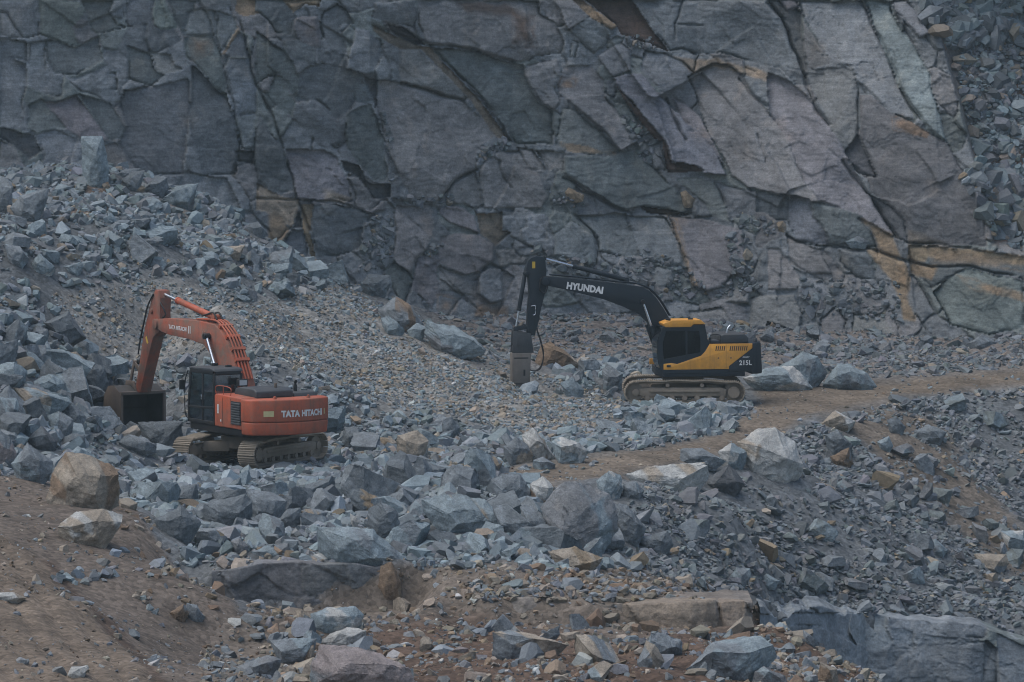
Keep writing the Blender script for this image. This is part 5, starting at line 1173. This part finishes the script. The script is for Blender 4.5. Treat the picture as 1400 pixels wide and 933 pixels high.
BT = [(.05, 1.55), (1.05, 1.6), (1.45, 2.3), (1.76, 2.81), (2.09, 3.18), (2.59, 3.48), (3.61, 3.60), (4.98, 3.66), (5.5, 3.73), (5.85, 3.84), (5.98, 3.95), (5.89, 4.06), (5.76, 4.12), (5.06, 4.18), (4.5, 4.19), (2.84, 4.21), (1.91, 4.16), (1.5, 4.00), (1.01, 3.62), (.6, 3.10), (.36, 2.7), (.05, 2.1)]
b = B(); prism(b, BT, -.27, .27); rod(b, (5.87, -.33, 3.95), (5.87, .33, 3.95), .17, 24); rod(b, (2.14, -.34, 3.78), (2.14, .34, 3.78), .09, 18); rod(b, (2.5, -.3, 3.85), (2.5, .3, 3.85), .055, 14)
bo = fin(b, 'boom', M_ORANGE_D, OR, .02, 2, rz=RZ)
lettering('TATA HITACHI', .13, M_WHITE, bo, side_text(4.95, 3.86, -.02, .272), .003, 0, 1.22)
b = B(); box(b, 3.56, 3.60, .271, .276, 3.78, 4.02); box(b, 3.46, 3.50, .271, .276, 3.78, 4.02); fin(b, 'boom_mark', M_WHITE, bo, 0)
b = B()
for k, y in enumerate((-.16, -.05, .06, .17)): tube(b, [(.2, y, 2.55), (.66, y, 3.3), (1.05, y, 3.80), (1.55, y, 4.13), (2.0, y, 4.28), (2.9, y, 4.27), (3.2, y, 4.25)], .03, 8)
for x, z, a in ((.55, 3.12, -.98), (.8, 3.44, -.9), (1.15, 3.8, -.7), (1.6, 4.1, -.4)): box(b, -.05, .05, -.24, .24, -.05, .07, Matrix.Translation((x, 0, z)) @ Matrix.Rotation(a, 4, 'Y'))
fin(b, 'boom_pipes', M_ORANGE, bo, 0)
for pts, r in (([(2.0, -.1, 4.3), (2.25, -.1, 4.5), (2.7, -.1, 4.42), (3.0, -.1, 4.36)], .028), ([(2.0, .1, 4.3), (2.25, .1, 4.5), (2.7, .1, 4.42), (3.0, .1, 4.36)], .028), ([(5.7, .1, 4.15), (5.4, .15, 4.3), (5.6, .2, 4.6), (5.9, .1, 4.7)], .025), ([(.3, .1, 2.3), (.0, .15, 2.55), (-.1, .2, 2.3), (-.1, .2, 2.0)], .035), ([(6.1, .22, 4.9), (6.45, .25, 4.5), (6.75, .25, 3.9), (7.0, .24, 3.4), (7.2, .22, 2.9)], .028)):
    b = B(); tube(b, pts, r, 8); fin(b, 'hydraulic_hose', M_RUB, OR, 0, rz=RZ)
ST = [(5.66, 4.8), (5.78, 5.03), (6.02, 5.05), (6.3, 4.75), (6.44, 4.41), (6.75, 3.82), (6.95, 3.3), (7.2, 2.5), (7.46, 1.78), (7.36, 1.62), (7.12, 1.66), (6.72, 2.5), (6.2, 3.5), (5.78, 3.72), (5.68, 3.95), (5.72, 4.3)]
b = B(); prism(b, ST, -.2, .2); rod(b, (6.25, -.26, 4.35), (6.25, .26, 4.35), .08, 16); sk = fin(b, 'stick', M_STICK, OR, .02, 2, rz=RZ)
b = B(); box(b, 0, .1, .201, .206, -.22, .02, Matrix.Translation((6.62, 0, 3.5)) @ Matrix.Rotation(.5, 4, 'Y')); fin(b, 'warning_sticker', M_YSTICK, sk, 0)
ram(OR, (2.25, 4.34), (5.86, 4.92), .72, .1, .05, M_ORANGE, RZ)
for y in (.40, -.40): ram(OR, (.85, 1.75), (2.14, 3.78), .52, .095, .05, M_ORANGE, RZ, y)
hose_ = 0
ram(OR, (6.40, 4.38), (7.52, 2.62), .62, .085, .045, M_BLACK, RZ)
b = B()
for y in (-.17, .17): prism(b, [(7.02, 2.32), (7.12, 2.42), (7.6, 2.68), (7.66, 2.58), (7.2, 2.26)], y - .02, y + .02); prism(b, [(7.5, 2.64), (7.62, 2.66), (7.95, 1.9), (7.83, 1.85)], y - .025, y + .025)
rod(b, (7.57, -.2, 2.62), (7.57, .2, 2.62), .05, 14); rod(b, (7.89, -.2, 1.88), (7.89, .2, 1.88), .05, 14); fin(b, 'bucket_link', M_WORN, OR, .008, rz=RZ)
bp = [(7.34, 1.62), (7.82, 1.86), (8.22, 1.82), (8.52, 1.5), (8.60, 1.05), (8.47, .55), (8.07, .22), (7.47, .16)]
b = B(); inn = [(x - (.035 if x > 7.52 else 0), z - (.03 if z > 1 else -.03)) for x, z in bp]; n = len(bp); W2 = .76
for (x0, z0), (x1, z1), (a0, c0), (a1, c1) in zip(bp[:-1], bp[1:], inn[:-1], inn[1:]): hexa(b, [(x0, -W2, z0), (x1, -W2, z1), (x1, W2, z1), (x0, W2, z0), (a0, -W2, c0), (a1, -W2, c1), (a1, W2, c1), (a0, W2, c0)])
for s_ in (-1, 1): prism(b, bp + [(7.36, .5)], s_ * W2, s_ * (W2 + .03))
bk = fin(b, 'bucket', M_DARKST, OR, 0, rz=RZ)
b = B()
for s_ in (-1, 1): prism(b, bp + [(7.38, .52)], s_ * (W2 + .031), s_ * (W2 + .045)); prism(b, [(7.36, 1.6), (7.28, 1.58), (7.28, .3), (7.38, .3)], s_ * (W2 - .03), s_ * (W2 + .06))
box(b, 7.26, 7.42, -W2 - .04, W2 + .04, 1.58, 1.68); prism(b, [(7.32, 1.66), (7.52, 2.0), (8.07, 2.0), (8.12, 1.82), (7.72, 1.87)], -.24, -.19); prism(b, [(7.32, 1.66), (7.52, 2.0), (8.07, 2.0), (8.12, 1.82), (7.72, 1.87)], .19, .24); fin(b, 'bucket_frame', M_WORN, bk, .006)
for k in range(5):
    y = -.66 + .33 * k; b = B(); prism(b, [(7.52, .14), (7.52, .24), (7.17, .2), (7.13, .16)], y - .06, y + .06); fin(b, 'bucket_tooth', M_WORN, bk, .008)

# ------------------------------------------------------------------ the black and yellow excavator with the hammer
RH = rad(189); HY = machine('excavator', 'black and yellow tracked excavator in side view breaking rock with a hydraulic hammer', (6.198, 153.98, .02), 'excavators at work in the quarry')
undercarriage(HY, rad(180))
b = B(); prism(b, [(-2.0, 1.33), (1.0, 1.33), (1.1, .35), (.9, -1.33), (-2.0, -1.33)], .98, 1.24, 'z'); fin(b, 'revolving_frame', M_NAVY, HY, .02, rz=RH)
b = B(); box(b, -2.2, -.55, -1.31, 1.31, 1.2, 2.13); box(b, -.56, .7, -1.31, -.42, 1.2, 1.95); fin(b, 'engine_house', M_NAVY, HY, .03, rz=RH)
cwp = [(-1.98, 1.0), (-2.5, 1.08), (-2.62, 1.2), (-2.62, 2.08), (-2.46, 2.3), (-2.3, 2.3), (-2.24, 1.93), (-1.42, 1.30), (-1.42, 1.22), (-1.8, 1.1)]
plan2 = [(-2.2, -1.36), (-2.45, -1.34), (-2.68, -1.1), (-2.8, -.5), (-2.8, .5), (-2.68, 1.1), (-2.45, 1.34), (-2.2, 1.36)]
b = B(); prism(b, plan2, 1.05, 2.18, 'z', [(x + .06, y * .98) for x, y in plan2]); cwh = fin(b, 'counterweight', M_NAVY, HY, .06, 3, rz=RH)
for s_ in (-1, 1): b = B(); prism(b, [(-2.26, 1.98), (-1.41, 1.34), (-1.41, 1.14), (-2.26, 1.14)], s_ * 1.312, s_ * 1.352); pn = fin(b, 'rear_panel', M_NAVY, HY, .008, rz=RH)
lettering('215L', .17, M_WHITE, pn, side_text(-1.78, 1.38, 0, 1.354), .006, 0, .46); lettering('SMART', .05, M_WHITE, pn, side_text(-1.9, 1.64, 0, 1.354), .001, .2, .26)
for s_ in (-1, 1): b = B(); prism(b, [(.99, 1.24), (.99, 1.45), (.70, 1.48), (.49, 1.44), (-.38, 1.73), (-.54, 1.90), (-.69, 2.15), (-2.26, 2.15), (-2.26, 1.985), (-1.408, 1.345), (-1.408, 1.24)], s_ * 1.314, s_ * 1.358); yp = fin(b, 'side_panel', M_YELLOW, HY, .01, rz=RH)
for x0, n in ((-.90, 5), (-1.42, 9)):
    b = B()
    for k in range(n): x = x0 - k * .075; prism(b, [(x, 1.9), (x - .035, 1.9), (x - .065, 2.07), (x - .03, 2.07)], 1.356, 1.362)
    fin(b, 'vent', M_BLACK, yp, 0)
b = B(); box(b, -.71, -.702, 1.356, 1.361, 1.25, 2.14); box(b, -1.30, -1.292, 1.356, 1.361, 1.27, 2.14); box(b, .02, .026, 1.356, 1.361, 1.25, 1.58); box(b, .73, .87, 1.356, 1.364, 1.33, 1.41); fin(b, 'panel_seam', M_BLACK, yp, 0)
for x in (-1.04, -1.5):
    b = B(); box(b, x, x + .05, 1.356, 1.366, 1.62, 1.66); fin(b, 'panel_latch', M_HOOD, yp, .003)
b = B(); prism(b, [(-1.12, 2.14), (-1.16, 2.42), (-1.3, 2.47), (-2.05, 2.47), (-2.18, 2.36), (-2.2, 2.14)], -.6, 1.0); fin(b, 'hood', M_HOOD, HY, .04, 3, rz=RH)
b = B(); box(b, -1.1, -.72, .3, 1.1, 2.13, 2.26); rod(b, (-.78, 1.0, 2.15), (-.78, 1.0, 2.36), .05, 12); fin(b, 'battery_cover', M_HOOD, HY, .02, rz=RH)
b = B(); tube(b, [(-1.55, .2, 2.45), (-1.6, .2, 2.62), (-1.7, .2, 2.74)], .04, 10); fin(b, 'exhaust_pipe', M_CHROME, HY, 0, rz=RH)
b = B(); tube(b, [(-.75, 1.25, 2.14), (-.75, 1.25, 2.45), (-1.1, 1.25, 2.45), (-1.1, 1.25, 2.14)], .016, 8); fin(b, 'handrail', M_BLACK, HY, 0, rz=RH)
b = B(); rod(b, (-2.42, 1.1, 2.15), (-2.42, 1.1, 2.32), .07, 14); rod(b, (-2.42, -1.1, 2.15), (-2.42, -1.1, 2.32), .07, 14); fin(b, 'lifting_lug', M_HOOD, HY, .01, rz=RH)
cb = [(1.04, 1.1), (1.17, 1.46), (1.21, 2.21), (1.03, 2.76), (.92, 2.86), (-.52, 2.86), (-.62, 2.32), (-.69, 2.13), (-.55, 1.86), (-.55, 1.1)]
b = B()
for y in (.42, 1.30):
    y1 = y + .05
    prism(b, [(1.04, 1.1), (1.17, 1.46), (1.21, 2.21), (1.03, 2.78), (.86, 2.78), (1.02, 2.2), (.98, 1.5), (.9, 1.22), (-.55, 1.22), (-.55, 1.1)], y, y1)
    prism(b, [(-.55, 1.2), (-.55, 1.86), (-.69, 2.13), (-.62, 2.32), (-.52, 2.84), (-.26, 2.84), (-.36, 2.3), (-.36, 1.2)], y, y1); prism(b, [(-.3, 2.62), (.92, 2.62), (.9, 2.84), (-.3, 2.84)], y, y1)
    prism(b, [(-.4, 1.21), (1.0, 1.21), (1.0, 1.62), (-.4, 1.86)], y + .004, y1 - .004); box(b, .12, .18, y + .002, y1 - .002, 1.6, 2.7)
box(b, -.55, -.5, .47, 1.3, 1.2, 2.1); box(b, -.55, 1.02, .47, 1.3, 1.12, 1.18); box(b, -.52, -.47, .47, 1.3, 2.6, 2.84); box(b, .9, 1.0, .47, 1.3, 2.7, 2.8)
ca2 = fin(b, 'cab', M_NAVY, HY, .008, 1, rz=RH)
b = B(); prism(b, [(1.0, 2.90), (.93, 2.765), (.0, 2.765), (-.1, 2.86), (-.55, 2.86), (-.36, 3.03), (.68, 3.02)], .40, 1.37); fin(b, 'cab_roof', M_YELLOW, ca2, .02, 3)
for xa, xb in ((-.36, .12), (.18, .98)):
    for y in (.44, 1.325):
        b = B(); box(b, xa, xb, y, y + .006, 1.6, 2.66); fin(b, 'window', M_GLASSD, ca2, 0)
b = B(); prism(b, [(1.10, 1.3), (1.20, 1.5), (1.24, 2.21), (1.06, 2.78), (1.05, 2.78), (1.23, 2.21), (1.19, 1.5), (1.09, 1.3)], .40, 1.33); fin(b, 'windscreen', M_GLASSF, ca2, 0)
b = B(); box(b, -.50, -.494, .47, 1.3, 2.1, 2.62); fin(b, 'rear_window', M_GLASSD, ca2, 0)
b = B(); box(b, -.3, .25, .62, 1.1, 1.5, 1.66); prism(b, [(-.32, 1.6), (-.16, 1.6), (-.26, 2.4), (-.38, 2.4)], .62, 1.1); fin(b, 'seat', M_SEAT, ca2, .03)
b = B(); box(b, .74, .88, 1.36, 1.40, 1.34, 1.41); fin(b, 'door_handle', M_BLACK, ca2, .006)
for x in (.72, -.1):
    b = B(); box(b, x, x + .16, 1.1, 1.28, 3.01, 3.08); fin(b, 'roof_lamp', M_BLACK, ca2, .01)
HB = [(.45, 1.5), (.95, 1.75), (1.16, 2.54), (1.33, 2.87), (1.61, 3.14), (2.15, 3.41), (2.99, 3.73), (4.39, 4.09), (5.0, 4.23), (5.16, 4.30), (5.22, 4.40), (5.16, 4.5), (4.98, 4.56), (4.07, 4.47), (2.67, 4.31), (2.02, 4.22), (1.59, 4.16), (1.32, 4.03), (1.05, 3.76), (.78, 3.38), (.5, 2.9), (.3, 2.3)]
b = B(); prism(b, HB, -.26, .26); rod(b, (5.1, -.33, 4.4), (5.1, .33, 4.4), .15, 24); rod(b, (1.56, -.34, 3.62), (1.56, .34, 3.62), .09, 18); hb = fin(b, 'boom', M_NAVY, HY, .02, 2, rz=RH)
lettering('HYUNDAI', .235, M_WHITE, hb, side_text(4.34, 4.13, -.145, .263), .018, .0, 1.34)
b = B(); tube(b, [(4.9, .1, 4.62), (3.9, .1, 4.53), (2.7, .1, 4.38), (1.6, .1, 4.24), (1.0, .1, 3.85), (.5, .1, 3.1)], .03, 8); tube(b, [(4.9, -.1, 4.62), (3.9, -.1, 4.53), (2.7, -.1, 4.38), (1.6, -.1, 4.24), (1.0, -.1, 3.85), (.5, -.1, 3.1)], .03, 8); fin(b, 'boom_pipes', M_NAVY, hb, 0)
HS = [(5.83, 4.71), (5.72, 5.12), (5.6, 5.24), (5.41, 5.3), (5.16, 5.26), (5.08, 5.1), (5.05, 4.6), (5.03, 4.25), (5.09, 4.0), (5.26, 3.31), (5.42, 2.67), (5.46, 2.45), (5.72, 2.45), (5.75, 2.67), (5.72, 3.32), (5.66, 3.96), (5.7, 4.5)]
b = B(); prism(b, HS, -.18, .18); rod(b, (5.76, -.24, 4.68), (5.76, .24, 4.68), .08, 16); hs_ = fin(b, 'stick', M_NAVY, HY, .018, 2, rz=RH)
b = B(); box(b, 5.46, 5.57, .181, .185, 4.86, 5.10); fin(b, 'warning_sticker', M_YSTICK, hs_, 0)
b = B(); tube(b, [(5.62, .2, 3.5), (5.5, .2, 3.52), (5.46, .2, 3.5), (5.46, .2, 3.22), (5.55, .2, 3.18)], .014, 6); fin(b, 'hose_guide', M_CHROME, hs_, 0)
ram(HY, (2.1, 4.40), (5.12, 5.2), .65, .085, .045, M_NAVY, RH)
for y in (.38, -.38): ram(HY, (.95, 1.9), (1.56, 3.62), .5, .085, .045, M_NAVY, RH, y)
ram(HY, (5.80, 4.66), (6.14, 2.7), .68, .075, .04, M_NAVY, RH)
b = B()
for y in (-.15, .15): prism(b, [(5.5, 2.72), (5.56, 2.82), (6.16, 2.76), (6.22, 2.66), (6.1, 2.62)], y - .02, y + .02); prism(b, [(6.08, 2.72), (6.2, 2.72), (6.16, 2.2), (6.04, 2.2)], y - .03, y + .03)
fin(b, 'hammer_link', M_NAVY, HY, .006, rz=RH)
b = B()
for s_ in (-1, 1): prism(b, [(6.26, 2.62), (5.62, 2.52), (5.52, 1.82), (6.3, 1.82)], s_ * .19, s_ * .235); prism(b, [(6.1, 2.5), (5.8, 2.46), (5.74, 2.06), (6.12, 2.06)], s_ * .235, s_ * .25)
box(b, 5.56, 6.26, -.19, .19, 1.82, 2.06); hm = fin(b, 'hammer_bracket', M_HOOD, HY, .012, rz=RH)
b = B(); prism(b, [(6.31, 1.82), (5.62, 1.82), (5.66, .72), (6.3, .72)], -.25, .25); prism(b, [(6.27, .72), (5.70, .72), (5.76, .5), (6.22, .5)], -.2, .2); hh_ = fin(b, 'hammer_body', M_DUST, HY, .03, 2, rz=RH)
b = B(); box(b, 5.83, 5.90, .248, .256, 1.0, 1.22); box(b, 5.72, 6.24, .248, .254, 1.62, 1.66); fin(b, 'hammer_slot', M_BLACK, hh_, 0)
b = B(); rod(b, (5.99, 0, .52), (5.99, 0, .1), .075, 20); rod(b, (5.99, 0, .1), (5.99, 0, -.1), .075, 20, .01); fin(b, 'hammer_chisel', M_CHROME, hh_, 0)
for k, y in enumerate((.14, -.02)):
    b = B(); tube(b, [(5.45, y, 3.9), (5.30, y, 3.2), (5.40 - .04 * k, y, 2.7), (5.27 - .05 * k, y, 2.25), (5.16 - .04 * k, y, 1.75), (5.22, y, 1.32), (5.42, y, 1.16), (5.64, y, 1.2)], .02, 8); fin(b, 'hydraulic_hose', M_RUB, HY, 0, rz=RH)
b = B(); tube(b, [(4.95, .2, 4.55), (5.25, .24, 4.5), (5.3, .24, 4.1), (5.1, .24, 3.98), (5.0, .22, 4.3)], .026, 8); fin(b, 'stick_hose', M_RUB, HY, 0, rz=RH)

# ================================================================== thin haze over the whole quarry, added mostly to lift the dark tones
b = bmesh.new(); box(b, -156, 156, -66, 306, T.min() - 1.0, 31.5)
N = NT('hazy_air'); N.t.nodes.remove(N.p); vol = N.t.nodes.new('ShaderNodeVolumePrincipled'); vol.inputs['Color'].default_value = (.72, .9, .95, 1); vol.inputs['Density'].default_value = 0.00028; vol.inputs['Anisotropy'].default_value = .1
N.l(vol.outputs[0], N.t.nodes['Material Output'].inputs['Volume'])
m = bpy.data.meshes.new('haze'); b.to_mesh(m); b.free(); m.materials.append(N.m); hz = bpy.data.objects.new('haze', m); COL.objects.link(hz); tag(hz, 'thin dusty haze added to lift the dark tones of the quarry', kind='stuff')
